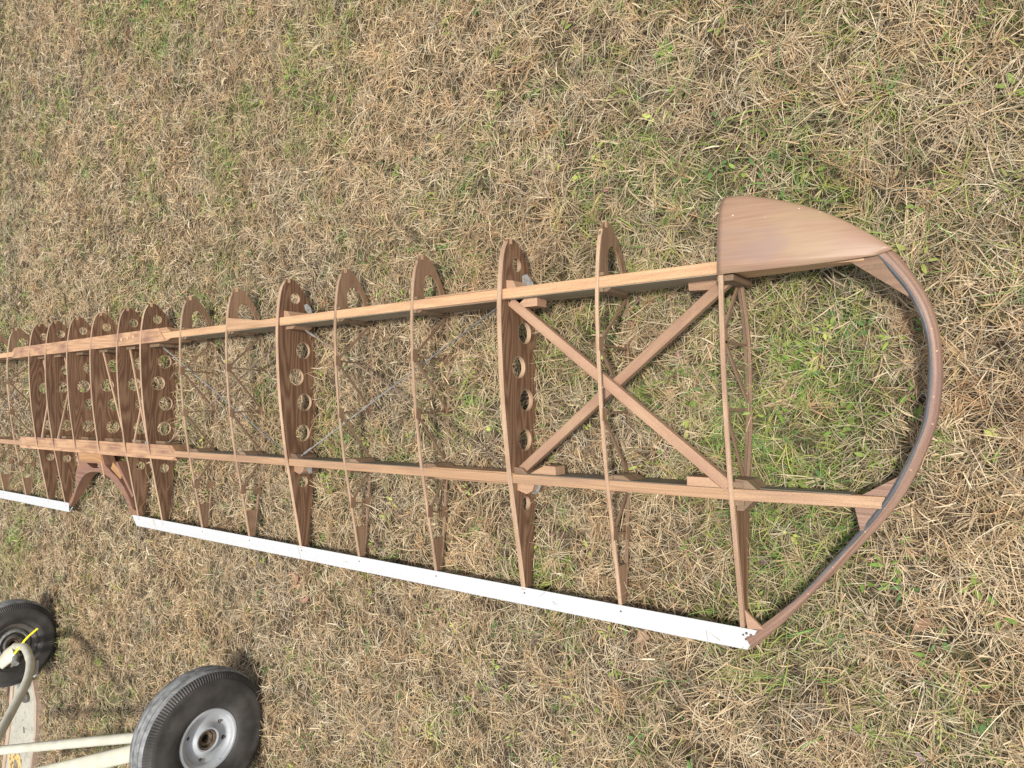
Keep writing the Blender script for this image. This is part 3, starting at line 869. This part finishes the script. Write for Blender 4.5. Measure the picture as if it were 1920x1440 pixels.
# ------------------------------------------------------------ wheels and undercarriage
def wheel(parent, c, r, wd, rr, inner=False):
    """axle along X, outer face toward +X"""
    cx, cy, cz = c
    SEG = 288
    def lathe(prof, mat, name, par, smooth='auto', knurl=None):
        mb = MB(); rows = []; uvs = []
        for k in range(SEG + 1):
            a = 2 * math.pi * k / SEG
            r_ = []
            for j, (ox, rad) in enumerate(prof):
                if knurl and j in knurl and k % 2 == 0: rad -= .006; ox *= .972
                if rad > r * .97 and mat is M['rubber_tread'] and math.cos(a) < -.965:      # slightly squashed where it stands
                    rad = min(rad, r * .97 / max(.2, -math.cos(a)))
                r_.append((cx + ox, cy + rad * math.sin(a), cz + rad * math.cos(a)))
            rows.append(r_); uvs.append([(a * r, j * .02) for j in range(len(prof))])
        mb.grid(rows, uvs, flip=False)
        return put(name, mb, mat, par, (cx, cy, cz), smooth=smooth)
    # tyre: tread (with three grooves), shoulders with ticks, sidewalls
    tw = wd * .66
    tread = [(-wd * .86, r - .040), (-wd * .80, r - .024), (-tw, r - .012)]
    for g in (-.5, 0, .5):
        gx = g * tw * 1.2
        zc = r - .010 * (abs(gx) / tw) ** 2
        tread += [(gx - .0045, zc), (gx - .003, zc - .008), (gx + .003, zc - .008), (gx + .0045, zc)]
    tread += [(tw, r - .012)]
    sh = [(tw, r - .012), (wd * .80, r - .024), (wd * .86, r - .040)]
    ty = lathe(tread, M['rubber_tread'], 'tyre', parent)
    lathe([(tw, r - .012), (wd * .80, r - .022), (wd * .885, r - .040), (wd * .90, r - .044)], M['rubber'], 'tyre_shoulder', ty, knurl=(1, 2))
    side = [(wd * .90, r - .044), (wd * .95, r - .062), (wd * .945, r - .064), (wd * .99, r - .095), (wd, r - .12), (wd * .97, rr + .035), (wd * .90, rr + .012), (wd * .80, rr + .001), (wd * .62, rr - .004)]
    lathe(side, M['rubber'], 'sidewall', ty)
    lathe([(-a, b) for a, b in side[::-1]] + [(-wd * .86, r - .040)], M['rubber'], 'sidewall', ty)
    m = M['drum'] if inner else M['rim']
    ox = wd * .84
    prof = [(ox - .030, rr + .001), (ox - .004, rr + .002), (ox, rr - .002), (ox - .001, rr - .012), (ox - .008, rr - .018), (ox - .010, rr - .026), (ox - .016, rr - .032), (ox - .030, rr - .036),
            (ox - .036, rr * .62), (ox - .030, rr * .50), (ox - .018, rr * .44), (ox - .012, rr * .38), (ox - .014, rr * .33), (ox - .075, rr * .31)]
    rim = lathe(prof, m, 'rim', parent)
    lathe([(-a, b) for a, b in prof[::-1]], M['drum'], 'rim', parent)
    hb = MB(); hb.tube([(cx - ox + .02, cy, cz), (cx + ox - .055, cy, cz)], rr * .31, 32); put('hub_core', hb, M['black'], rim, (cx, cy, cz))
    lathe([(ox - .060, rr * .24), (ox - .018, rr * .26), (ox - .016, rr * .30), (ox - .022, rr * .33)], M['rust'], 'hub', rim)
    lathe([(ox - .062, rr * .26), (ox - .030, rr * .22), (ox - .034, rr * .14), (ox - .06, rr * .12)], M['rust'], 'hub', rim)
    if not inner:
        for k, rad, s in ((0.35, .66, .0085), (2.45, .66, .0105), (3.4, .66, .0105), (5.0, .66, .0085)):
            a = k
            p = (cy + rr * rad * math.sin(a), cz + rr * rad * math.cos(a))
            h = MB(); h.tube([(cx + ox - .050, *p), (cx + ox - .0335, *p)], s, 16); put('bolt_hole', h, M['black'], rim, (cx, cy, cz))
            h = MB(); h.tube([(cx + ox - .034, *p), (cx + ox - .027, *p)], [s * .7, s * .6], 8); put('bolt', h, M['drum'], rim, (cx, cy, cz))
        for k in (1.1, 4.2):
            p = (cy + rr * .90 * math.sin(k), cz + rr * .90 * math.cos(k))
            h = MB(); h.tube([(cx + ox - .014, *p), (cx + ox - .006, *p)], .0045, 12); put('rivet', h, M['drum'], rim, (cx, cy, cz))
    else:
        lathe([(ox - .03, rr - .036), (ox - .012, rr * .66), (ox - .010, rr * .60), (ox - .03, rr * .56)], M['steel'], 'drum_ring', rim)

GEAR = thing('undercarriage', (-3.1, -2.3, GZ), 'aircraft undercarriage with two black tyres on cream painted tubular legs', 'landing gear')
def sub(name, loc, par):
    o = bpy.data.objects.new(name, None); COL.objects.link(o); o.parent = par
    o.location = Vector(loc) - ORIG[par.name]; ORIG[o.name] = Vector(loc); return o
WR, WL = (-1.786, -2.247, .295), (-4.400, -2.300, .268)
wheel(GEAR, WR, .331, .090, .148)
wheel(GEAR, WL, .300, .104, .147, inner=True)

def gtube(name, pts, rad, sx=1.0, mat='cream', n=40, lab=None):
    q, _ = resample(pts, n)
    b = MB(); b.tube(q, rad, 20, sx); o = put(name, b, M[mat], GEAR, smooth='auto')
    if lab: o['label'] = lab
    return o
gtube('leg_tube', [(-1.83, -2.245, .30), (-2.40, -2.392, .385), (-3.519, -2.689, .60), (-4.2, -2.87, .73)], .0265)
gtube('wide_leg_tube', [(-1.83, -2.262, .275), (-2.535, -2.545, .305), (-3.06, -2.735, .42), (-4.0, -3.07, .62)], .026, 1.75)
gtube('leg_tube', [(-4.30, -2.305, .268), (-4.16, -2.275, .285), (-4.00, -2.240, .315), (-3.86, -2.232, .345), (-3.75, -2.238, .372), (-3.63, -2.250, .405), (-3.41, -2.282, .50),
                   (-3.2, -2.364, .65), (-3.05, -2.405, .75), (-2.8, -2.48, .92)], .0255, lab='bent cream tube leaving the far wheel hub')
gtube('brace_strut', [(-4.27, -2.33, .275), (-4.35, -2.41, .345), (-4.48, -2.55, .41), (-4.8, -2.80, .55)], .030, 1.9)
gtube('brake_rod', [(-4.228, -2.369, .30), (-4.45, -2.56, .25), (-4.72, -2.78, .18)], .010, 1, 'rod')
cl = MB(); cl.bar((-3.70, -2.272, .36), (-3.52, -2.30, .43), .012, .055, upv=(0, -.5, 1)); put('clamp', cl, M['white'], GEAR, bevel=.002)
cl = MB(); cl.tube([(-4.22, -2.36, .29), (-4.17, -2.39, .31)], .022, 12); put('clamp', cl, M['steel'], GEAR, smooth='auto')

# zip tie, hanging on the bent leg
q, _ = resample([(-4.08, -2.290, .345), (-4.06, -2.262, .335), (-4.05, -2.236, .318), (-4.055, -2.195, .280), (-4.06, -2.150, .215)], 20)
rows = []; uvs = []
mb = MB()
mb.tube(q, .0035, 8, 2.8)
ztie = put('cable_tie', mb, M['yellow'], None, (-4.02, -2.235, .355), smooth='auto')
tag(ztie, 'bright yellow plastic cable tie round the bent cream tube', 'cable tie')

# painted fuselage piece lying on the grass behind the undercarriage
FUS = thing('fuselage_section', (-4.85, -3.1, GZ), 'cream painted box panel with bare wooden edges and round holes on the grass', 'aircraft panel')
zp = .012
pan = MB()
def circle2(cx, cy, r, n=24, e=1.0): return [(cx + r * math.cos(2 * math.pi * k / n), cy + r * e * math.sin(2 * math.pi * k / n)) for k in range(n)]
OUT = [(-5.06, -2.74), (-4.73, -2.72), (-4.64, -2.85), (-4.64, -3.09), (-4.72, -3.36), (-4.79, -3.75), (-5.30, -3.75), (-5.17, -3.30), (-5.11, -3.05)]
pan.prism_z(OUT, [circle2(-4.873, -3.133, .026), circle2(-5.015, -3.44, .045, e=.9)], lambda x, y: zp, lambda x, y: GZ)
pano = put('panel', pan, M['panel'], FUS, bevel=.002)
m = MB(); m.prism_z(circle2(-4.84, -2.86, .085, e=.55), [], lambda x, y: zp + .022, lambda x, y: zp + .0005); put('cover_disc', m, M['drum'], pano, bevel=.004)
m = MB(); m.prism_z([(-5.12, -3.34), (-4.97, -3.32), (-4.90, -3.38), (-4.93, -3.50), (-5.0, -3.55), (-5.15, -3.53), (-5.17, -3.42)], [circle2(-5.015, -3.44, .045, e=.9)], lambda x, y: zp + .0035, lambda x, y: zp + .0005)
put('primer_patch', m, M['yellow_paint'], pano)
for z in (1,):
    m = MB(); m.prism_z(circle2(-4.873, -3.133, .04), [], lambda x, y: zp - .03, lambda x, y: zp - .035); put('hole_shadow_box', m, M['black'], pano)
for pts, w_ in ((([(-4.700, -2.70, .05), (-4.620, -2.85, .05), (-4.620, -3.09, .05), (-4.700, -3.37, .05), (-4.77, -3.76, .05)]), .028),
                (([(-5.08, -2.72, .05), (-5.13, -3.05, .05), (-5.19, -3.30, .05), (-5.32, -3.76, .05)]), .05)):
    m = MB()
    rows = []; uvs = []; L = 0
    for i, p in enumerate(pts):
        if i: L += (Vector(p) - Vector(pts[i - 1])).length
        rows.append([(p[0] - w_ / 2, p[1], .026), (p[0] + w_ / 2, p[1], .026), (p[0] + w_ / 2, p[1], GZ), (p[0] - w_ / 2, p[1], GZ)])
        uvs.append([(L, 0), (L, .05), (L, .15), (L, .2)])
    m.grid(rows, uvs, close_v=True)
    m.face(rows[0], [(0, 0)] * 4); m.face(rows[-1], [(0, 0)] * 4)
    put('side_rail', m, M['rail'], FUS, bevel=.003)

# ------------------------------------------------------------ ground
def soil_mat():
    m, nt, b = mat_new('dry_turf_soil', .95, .1)
    tc = N(nt, "ShaderNodeTexCoord")
    n1 = N(nt, "ShaderNodeTexNoise"); n1.inputs["Scale"].default_value = 90; n1.inputs["Detail"].default_value = 8; n1.inputs["Roughness"].default_value = .7
    nt.links.new(tc.outputs["Object"], n1.inputs["Vector"])
    n2 = N(nt, "ShaderNodeTexNoise"); n2.inputs["Scale"].default_value = 2.2; n2.inputs["Detail"].default_value = 5
    nt.links.new(tc.outputs["Object"], n2.inputs["Vector"])
    near = ramp(nt, n1.outputs[0], [(.35, (.040, .029, .019)), (.5, (.07, .052, .033)), (.68, (.13, .10, .06))])
    grn = ramp(nt, n1.outputs[0], [(.35, (.035, .034, .017)), (.5, (.08, .078, .035)), (.68, (.17, .16, .075))])
    f = N(nt, "ShaderNodeMapRange"); f.inputs[1].default_value = .45; f.inputs[2].default_value = .62
    nt.links.new(n2.outputs[0], f.inputs[0])
    col = mix(nt, near, grn, f.outputs[0])
    nt.links.new(col, b.inputs["Base Color"])
    bp = N(nt, "ShaderNodeBump"); bp.inputs["Strength"].default_value = .9; bp.inputs["Distance"].default_value = .012
    nt.links.new(n1.outputs[0], bp.inputs["Height"]); nt.links.new(bp.outputs[0], b.inputs["Normal"])
    return m
g = MB()
g.v = [(-220, -220, GZ), (220, -220, GZ), (220, 220, GZ), (-220, 220, GZ)]
g.f = [[0, 1, 2, 3]]; g.uv = [[(0, 0), (1, 0), (1, 1), (0, 1)]]
ground = put('ground', g, soil_mat()); ground['kind'] = 'structure'

# ------------------------------------------------------------ grass (one mesh; nobody could count it)
def vnoise(x, y, scale, seed):
    r = np.random.default_rng(seed); G = r.random((128, 128))
    out = 0; amp = 1; tot = 0
    for o in range(3):
        fx = (x * scale * 2**o) % 128; fy = (y * scale * 2**o) % 128
        ix = fx.astype(int); iy = fy.astype(int); tx = fx - ix; ty = fy - iy
        tx = tx * tx * (3 - 2 * tx); ty = ty * ty * (3 - 2 * ty)
        a = G[ix % 128, iy % 128]; b_ = G[(ix + 1) % 128, iy % 128]; c = G[ix % 128, (iy + 1) % 128]; d = G[(ix + 1) % 128, (iy + 1) % 128]
        out = out + amp * ((a * (1 - tx) + b_ * tx) * (1 - ty) + (c * (1 - tx) + d * tx) * ty); tot += amp; amp *= .55
    return out / tot

def blob(x, y, cx, cy, rx, ry): return np.exp(-(((x - cx) / rx) ** 2 + ((y - cy) / ry) ** 2))

def ground_points(n, xlo, xhi, pad=.35):
    """random points of the strip xlo..xhi, inside the wedge in front of the photographer (with margin)"""
    x = rng.uniform(xlo, xhi, int(n * 1.0))
    half_hi = np.interp(x, [-9, -5.8, -1.86, 1.6, 2.3], [4.9, 3.2, 1.75, .62, .5]) + pad
    half_lo = np.interp(x, [-9, -5.8, -1.8, 1.55, 2.3], [-5.4, -3.75, -2.62, -1.60, -1.4]) - pad
    y = half_lo + rng.random(len(x)) * (half_hi - half_lo)
    return x, y, (half_hi - half_lo).mean() * (xhi - xlo)

def greenness(x, y):
    g = vnoise(x + 40, y + 40, 2.3, 3) * .75 + vnoise(x + 40, y + 40, 7.0, 4) * .35 - .555
    for cx, cy, rx, ry, a in ((1.02, -.66, .24, .32, .62), (.55, -.55, .3, .3, .16), (.28, -.50, .25, .2, .12), (-2.2, 1.1, 1.2, .8, .02), (-5.1, -1.68, .25, .3, .40), (-.23, -.6, .25, .25, .30),
                              (.70, .28, .45, .3, .12), (1.05, -1.38, .4, .12, .15), (-.86, -.7, .4, .3, .12), (1.1, -.35, .22, .22, .2), (-1.2, .6, .9, .6, .02), (-4.5, 1.9, 1.5, .9, .15), (.2, .35, .5, .25, .14)):
        g = g + a * blob(x, y, cx, cy, rx, ry)
    for cx, cy, rx, ry, a in ((-2.6, -1.9, 1.4, .6, -.22), (1.3, .3, .3, .35, -.12), (1.35, -1.15, .35, .4, -.14), (.3, -1.7, .8, .3, -.10)):
        g = g + a * blob(x, y, cx, cy, rx, ry)
    return g

PAL_D = np.array([(.67, .54, .35), (.56, .435, .27), (.58, .405, .225), (.46, .38, .27), (.35, .235, .14), (.18, .125, .08), (.74, .64, .46), (.44, .27, .14), (.09, .06, .04)])
PAL_G = np.array([(.17, .27, .05), (.25, .33, .07), (.40, .45, .11), (.11, .21, .06), (.34, .33, .12), (.19, .36, .09)])

def blades(n, xlo, xhi, kind, wmul=1.0, lmul=1.0):
    if kind == 'tuft':
        nt_ = n // 16
        tx, ty, area = ground_points(nt_, xlo, xhi)
        ts = rng.uniform(.6, 1.25, nt_); tc = rng.choice(9, nt_, p=[.26, .24, .22, .10, .08, .02, .05, .03, 0])
        tg = greenness(tx, ty); isg = rng.random(nt_) < np.clip(.10 + tg * 1.8, .04, .75)
        idx = np.repeat(np.arange(nt_), rng.integers(6, 26, nt_)); n = len(idx)
        d = rng.random(n) * .014; ta = rng.uniform(0, 6.283, n)
        tlean = rng.uniform(0, 6.283, nt_)
        x = tx[idx] + d * np.cos(ta); y = ty[idx] + d * np.sin(ta)
    else:
        x, y, area = ground_points(n, xlo, xhi)
    n = len(x)
    gr = greenness(x, y)
    clump = vnoise(x + 90, y + 90, 11.0, 9)
    az_field = vnoise(x + 9, y + 9, 5.0, 21) * 14.0 + vnoise(x + 9, y + 9, 1.1, 22) * 5
    if kind == 'dead':
        p = rng.random(n); keep = p > np.clip(gr * .9, 0, .55)
        # thin spots let the dark soil show
        keep &= rng.random(n) < np.clip(-.05 + clump * 1.7, .12, 1)
        x, y, gr, az_field, clump = x[keep], y[keep], gr[keep], az_field[keep], clump[keep]; n = len(x)
        Lh = rng.gamma(3.2, .0175, n) * lmul + .014
        wd = rng.uniform(.0009, .0023, n) * wmul
        wide = rng.random(n) < .09
        wd = np.where(wide, wd * 2.3, wd); Lh = np.where(wide, np.minimum(Lh, .06), Lh)
        az = np.where(rng.random(n) < .45, az_field + rng.normal(0, .5, n), rng.uniform(0, 6.283, n))
        el = np.abs(rng.normal(.10, .28, n)); el = np.where(rng.random(n) < .07, rng.uniform(.5, 1.1, n), el)
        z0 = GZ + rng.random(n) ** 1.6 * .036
        pr = np.array([.20, .22, .13, .15, .12, .07, .06, .03, .02]); ci = rng.choice(9, n, p=pr)
        col = PAL_D[ci] * rng.uniform(.68, 1.10, (n, 1))
        tone = (vnoise(x + 20, y + 20, 1.6, 31) - .5)
        col = col * (1 + .35 * tone[:, None]) * np.array([1, 1, 1])
        warm = (vnoise(x + 60, y + 60, 2.6, 33) - .5)[:, None]
        col = col * (1 + warm * np.array([.16, .0, -.22]))
        ol = np.clip(gr + .02, 0, .30)[:, None]
        col = col * (1 - ol) + ol * np.array([.27, .27, .12])
        bend = rng.normal(0, .28, n); curl = rng.uniform(.05, .6, n)
        # lower stalks are painted darker: shade between blades plus older, rotted thatch
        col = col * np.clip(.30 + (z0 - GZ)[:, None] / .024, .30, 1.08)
    elif kind == 'tuft':
        Lh = rng.gamma(6.0, .0115, n) * lmul * ts[idx] + .01
        wd = rng.uniform(.0013, .0032, n) * wmul
        az = np.where(rng.random(n) < .5, ta, tlean[idx] + rng.normal(0, .7, n))
        el = np.clip(rng.normal(.42, .25, n), .02, 1.2); z0 = GZ + .004 + rng.random(n) * .016
        g1 = isg[idx]
        cd = PAL_D[tc[idx]]; cg = PAL_G[rng.integers(0, 6, nt_)][idx]
        col = np.where(g1[:, None], cg, cd) * rng.uniform(.72, 1.12, (n, 1))
        mixd = (rng.random(n) < .2) & g1
        col = np.where(mixd[:, None], PAL_D[rng.integers(0, 4, n)], col)
        bend = rng.normal(0, .28, n); curl = rng.uniform(.2, .9, n)
    else:
        keep = rng.random(n) < np.clip(gr * 2.4 + .10, .05, 1)
        x, y, gr, az_field, clump = x[keep], y[keep], gr[keep], az_field[keep], clump[keep]; n = len(x)
        Lh = rng.gamma(5.0, .0125, n) * lmul + .015
        wd = rng.uniform(.0014, .0030, n) * wmul
        big = rng.random(n) < .10; wd = np.where(big, wd * 1.6, wd); Lh = np.where(big, Lh * 1.4, Lh)
        az = rng.uniform(0, 6.283, n)
        el = np.clip(rng.normal(.45, .35, n), .02, 1.2)
        z0 = GZ + rng.random(n) * .014
        ci = rng.choice(6, n, p=[.22, .24, .16, .14, .13, .11])
        col = PAL_G[ci] * rng.uniform(.75, 1.2, (n, 1))
        bend = rng.normal(0, .5, n); curl = rng.uniform(.4, 1.3, n)
    # centre line: starts with elevation el, droops by curl, turns sideways by bend
    t = np.array([0, .34, .68, 1.0])
    px = np.zeros((n, 4)); py = np.zeros((n, 4)); pz = np.zeros((n, 4))
    px[:, 0], py[:, 0], pz[:, 0] = x, y, z0
    a = az.copy(); e = el.copy()
    for k in range(3):
        st = Lh * (t[k + 1] - t[k])
        px[:, k + 1] = px[:, k] + np.cos(e) * np.cos(a) * st
        py[:, k + 1] = py[:, k] + np.cos(e) * np.sin(a) * st
        pz[:, k + 1] = pz[:, k] + np.sin(e) * st
        a = a + bend * .6; e = e - curl * .55
    pz = np.maximum(pz, GZ + .001 + .004 * rng.random((n, 1)))
    roll = rng.normal(0, .55, n)
    V = np.zeros((n, 7, 3))
    for k in range(4):
        kk = min(k + 1, 3); k0 = max(k - 1, 0)
        dx = px[:, kk] - px[:, k0]; dy = py[:, kk] - py[:, k0]
        L_ = np.sqrt(dx * dx + dy * dy) + 1e-9
        sx, sy = -dy / L_, dx / L_
        half = wd * (.75, 1.0, .72, 0)[k] * .5
        cr, sr = np.cos(roll) * half, np.sin(roll) * half
        if k < 3:
            V[:, 2 * k, 0] = px[:, k] - sx * cr; V[:, 2 * k, 1] = py[:, k] - sy * cr; V[:, 2 * k, 2] = pz[:, k] - sr
            V[:, 2 * k + 1, 0] = px[:, k] + sx * cr; V[:, 2 * k + 1, 1] = py[:, k] + sy * cr; V[:, 2 * k + 1, 2] = pz[:, k] + sr
        else:
            V[:, 6, 0] = px[:, 3]; V[:, 6, 1] = py[:, 3]; V[:, 6, 2] = pz[:, 3]
    C4 = np.ones((n, 7, 4), dtype=np.float32)
    C4[:, :, :3] = col[:, None, :]
    if kind == 'green':
        tipc = np.where(rng.random((n, 1)) < .35, 1.0, .15)   # many green blades have died back to straw at the tip
        C4[:, 4:6, :3] = C4[:, 4:6, :3] * (1 - .45 * tipc[:, None]) + .45 * tipc[:, None] * np.array([.45, .37, .16])
        C4[:, 6, :3] = C4[:, 6, :3] * (1 - .9 * tipc) + .9 * tipc * np.array([.50, .40, .20])
    return V.reshape(-1, 3), C4.reshape(-1, 4), n

def blades_object(name, batches, mat):
    Vs, Cs, n = [], [], 0
    for bt in batches:
        v, c, k = blades(*bt); Vs.append(v); Cs.append(c); n += k
    V = np.concatenate(Vs).astype(np.float32); C_ = np.concatenate(Cs).astype(np.float32)
    base = (np.arange(n) * 7)[:, None]
    quads = np.concatenate([base + np.array([0, 1, 3, 2]), base + np.array([2, 3, 5, 4])], axis=1)
    tri = base + np.array([4, 5, 6])
    loops = np.concatenate([quads, tri], axis=1).astype(np.int32).ravel()
    ls = ((np.arange(n) * 11)[:, None] + np.array([0, 4, 8])).astype(np.int32).ravel()
    me = bpy.data.meshes.new(name)
    me.vertices.add(len(V)); me.vertices.foreach_set("co", V.ravel())
    me.loops.add(len(loops)); me.loops.foreach_set("vertex_index", loops)
    me.polygons.add(len(ls)); me.polygons.foreach_set("loop_start", ls)
    at = me.color_attributes.new("tint", 'FLOAT_COLOR', 'POINT'); at.data.foreach_set("color", C_.ravel())
    me.update(calc_edges=True)
    me.materials.append(mat)
    o = bpy.data.objects.new(name, me); COL.objects.link(o)
    print(name, n, 'blades')
    return o

def blade_mat(name, trans=.25):
    m = bpy.data.materials.new(name); m.use_nodes = True; nt = m.node_tree
    b = nt.nodes["Principled BSDF"]
    at = N(nt, "ShaderNodeAttribute", attribute_name="tint")
    nt.links.new(at.outputs["Color"], b.inputs["Base Color"])
    b.inputs["Roughness"].default_value = .6; b.inputs["Specular IOR Level"].default_value = .25
    tr = N(nt, "ShaderNodeBsdfTranslucent"); nt.links.new(at.outputs["Color"], tr.inputs[0])
    mx = N(nt, "ShaderNodeMixShader"); mx.inputs[0].default_value = trans
    nt.links.new(b.outputs[0], mx.inputs[1]); nt.links.new(tr.outputs[0], mx.inputs[2])
    nt.links.new(mx.outputs[0], nt.nodes["Material Output"].inputs[0])
    return m
GM = blade_mat('grass_blades')
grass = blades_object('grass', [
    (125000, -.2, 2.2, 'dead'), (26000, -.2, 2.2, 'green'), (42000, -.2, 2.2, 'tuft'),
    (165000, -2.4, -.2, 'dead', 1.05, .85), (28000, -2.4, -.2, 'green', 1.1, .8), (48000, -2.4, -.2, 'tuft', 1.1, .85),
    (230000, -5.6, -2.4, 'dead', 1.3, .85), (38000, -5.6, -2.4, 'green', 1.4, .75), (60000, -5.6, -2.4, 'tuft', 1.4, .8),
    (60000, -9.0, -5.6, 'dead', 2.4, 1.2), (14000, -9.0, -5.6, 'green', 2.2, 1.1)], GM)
grass['kind'] = 'stuff'; tag(grass, 'dry straw coloured grass with green blades covering the whole ground', 'grass')

# small broad-leaved weeds and clover
def weeds(n):
    V = []; F = []; Cc = []
    x, y, _ = ground_points(n, -5.5, 1.9)
    g_ = greenness(x, y)
    for i in range(len(x)):
        if rng.random() > .22 + 1.2 * max(0, g_[i]): continue
        k = int(rng.integers(3, 8)); c = PAL_G[int(rng.integers(0, 4))] * rng.uniform(.7, 1.15)
        if rng.random() < .03: c = np.array([.17, .10, .09])
        if rng.random() < .02: c = np.array([.36, .33, .10])
        for j in range(k):
            a = rng.uniform(0, 6.283); d = rng.uniform(.004, .02); L = rng.uniform(.007, .016); W = L * rng.uniform(.3, .48)
            el = rng.uniform(-.1, .5); z = GZ + rng.uniform(.012, .034)
            cx, cy = x[i] + d * math.cos(a), y[i] + d * math.sin(a)
            b0 = len(V)
            for q in range(8):
                th = q / 8 * 6.283
                lx = (math.cos(th) * L + L); ly = math.sin(th) * W * (1 - .25 * math.cos(th))
                V.append((cx + math.cos(a) * lx - math.sin(a) * ly, cy + math.sin(a) * lx + math.cos(a) * ly, z + lx * math.sin(el) + abs(ly) * .25))
                Cc.append((*c, 1))
            F.append(list(range(b0, b0 + 8)))
    me = bpy.data.meshes.new('weeds'); me.from_pydata(V, [], F)
    at = me.color_attributes.new("tint", 'FLOAT_COLOR', 'POINT'); at.data.foreach_set("color", np.array(Cc, dtype=np.float32).ravel())
    me.materials.append(GM)
    o = bpy.data.objects.new('weeds', me); COL.objects.link(o)
    o['kind'] = 'stuff'; tag(o, 'small green clover and broad leaved weeds scattered through the grass', 'weeds')
weeds(2600)

# fallen leaves
def leaf(x, y, size, rot, colr, lab, lobes=0, z=-.006):
    size *= .85; g_ = sum(colr) / 3; colr = tuple(.72 * c + .22 * g_ for c in colr)
    m = mottled('leaf_' + str(len(bpy.data.materials)), tuple(c * .8 for c in colr), colr, 90, .6, .25)
    pts = []
    n = 36
    for k in range(n):
        t = k / n * 2 * math.pi
        r = (1.0 + (.34 * math.cos(lobes * t) if lobes else .05 * math.cos(5 * t)))
        u = math.cos(t) * size * r; v = math.sin(t) * size * r * (.62 if lobes else .45) * (1 - .25 * math.cos(t))
        pts.append((u, v))
    me = bpy.data.meshes.new('fallen_leaf'); V = []; F = []
    rings = 4
    V.append((0, 0, 0))
    for q in range(1, rings + 1):
        f = q / rings
        for (u, v) in pts:
            uu, vv = u * f, v * f
            V.append((uu, vv, .30 * abs(vv) + .9 * uu * uu / size * .35 + .004 * noise.noise(Vector((uu * 60, vv * 60, x)))))
    for k in range(n): F.append([0, 1 + k, 1 + (k + 1) % n])
    for q in range(rings - 1):
        for k in range(n):
            a = 1 + q * n + k; b_ = 1 + q * n + (k + 1) % n
            F.append([a, a + n, b_ + n, b_])
    # stalk
    b0 = len(V)
    for u in (-size, -size * 1.6):
        V += [(u, -.0008, .001), (u, .0008, .001), (u, 0, .003)]
    F += [[b0, b0 + 1, b0 + 4, b0 + 3], [b0 + 1, b0 + 2, b0 + 5, b0 + 4], [b0 + 2, b0, b0 + 3, b0 + 5]]
    me.from_pydata(V, [], F); me.materials.append(m)
    me.polygons.foreach_set("use_smooth", [True] * len(me.polygons))
    o = bpy.data.objects.new('fallen_leaf', me); COL.objects.link(o)
    o.location = (x, y, z); o.rotation_euler = (random.uniform(-.25, .25), random.uniform(-.25, .25), rot)
    so_ = o.modifiers.new('solid', 'SOLIDIFY'); so_.thickness = .0006
    tag(o, lab, 'leaf', 'fallen leaves in the grass')
leaf(.492, -1.405, .036, 1.2, (.36, .22, .12), 'tan lobed oak leaf just below the white trailing strip', lobes=5)
leaf(.365, .158, .017, .3, (.42, .17, .14), 'small pinkish red leaf in the grass above the truss rib')
leaf(.630, -.448, .014, 1.9, (.38, .16, .14), 'dull pink leaf between the crossed braces and the tip rib')
leaf(1.332, -1.21, .034, .8, (.30, .16, .08), 'orange brown curled leaf in the open grass beyond the tip bow')
leaf(1.319, -1.570, .016, 2.2, (.27, .17, .20), 'mauve leaf near the lower right corner')
leaf(-1.432, -1.478, .040, 2.6, (.42, .20, .11), 'larger reddish tan leaf below the white strip, left of its neighbour', lobes=3)
leaf(-1.354, -1.570, .030, .6, (.38, .19, .11), 'smaller reddish tan leaf below the white strip, right of its neighbour')
leaf(.903, -1.092, .022, 2.7, (.14, .09, .09), 'dark purple narrow leaf inside the tip bow behind the rear spar')
leaf(.402, -1.136, .020, 1.0, (.13, .085, .075), 'dark brown leaf beside the last truss rib tail')
leaf(-4.215, 1.518, .030, .4, (.40, .14, .05), 'orange red leaf in the far grass, upper left')
leaf(-1.213, .741, .024, 2.0, (.40, .26, .09), 'yellowish tan leaf in the grass above the wing')
leaf(.655, -.713, .018, 1.4, (.36, .33, .07), 'yellow green leaf between the brace and the tip rib')
leaf(-.20, -1.345, .017, 1.7, (.35, .17, .09), 'rust coloured leaf beside the solid rib tail above the white strip')
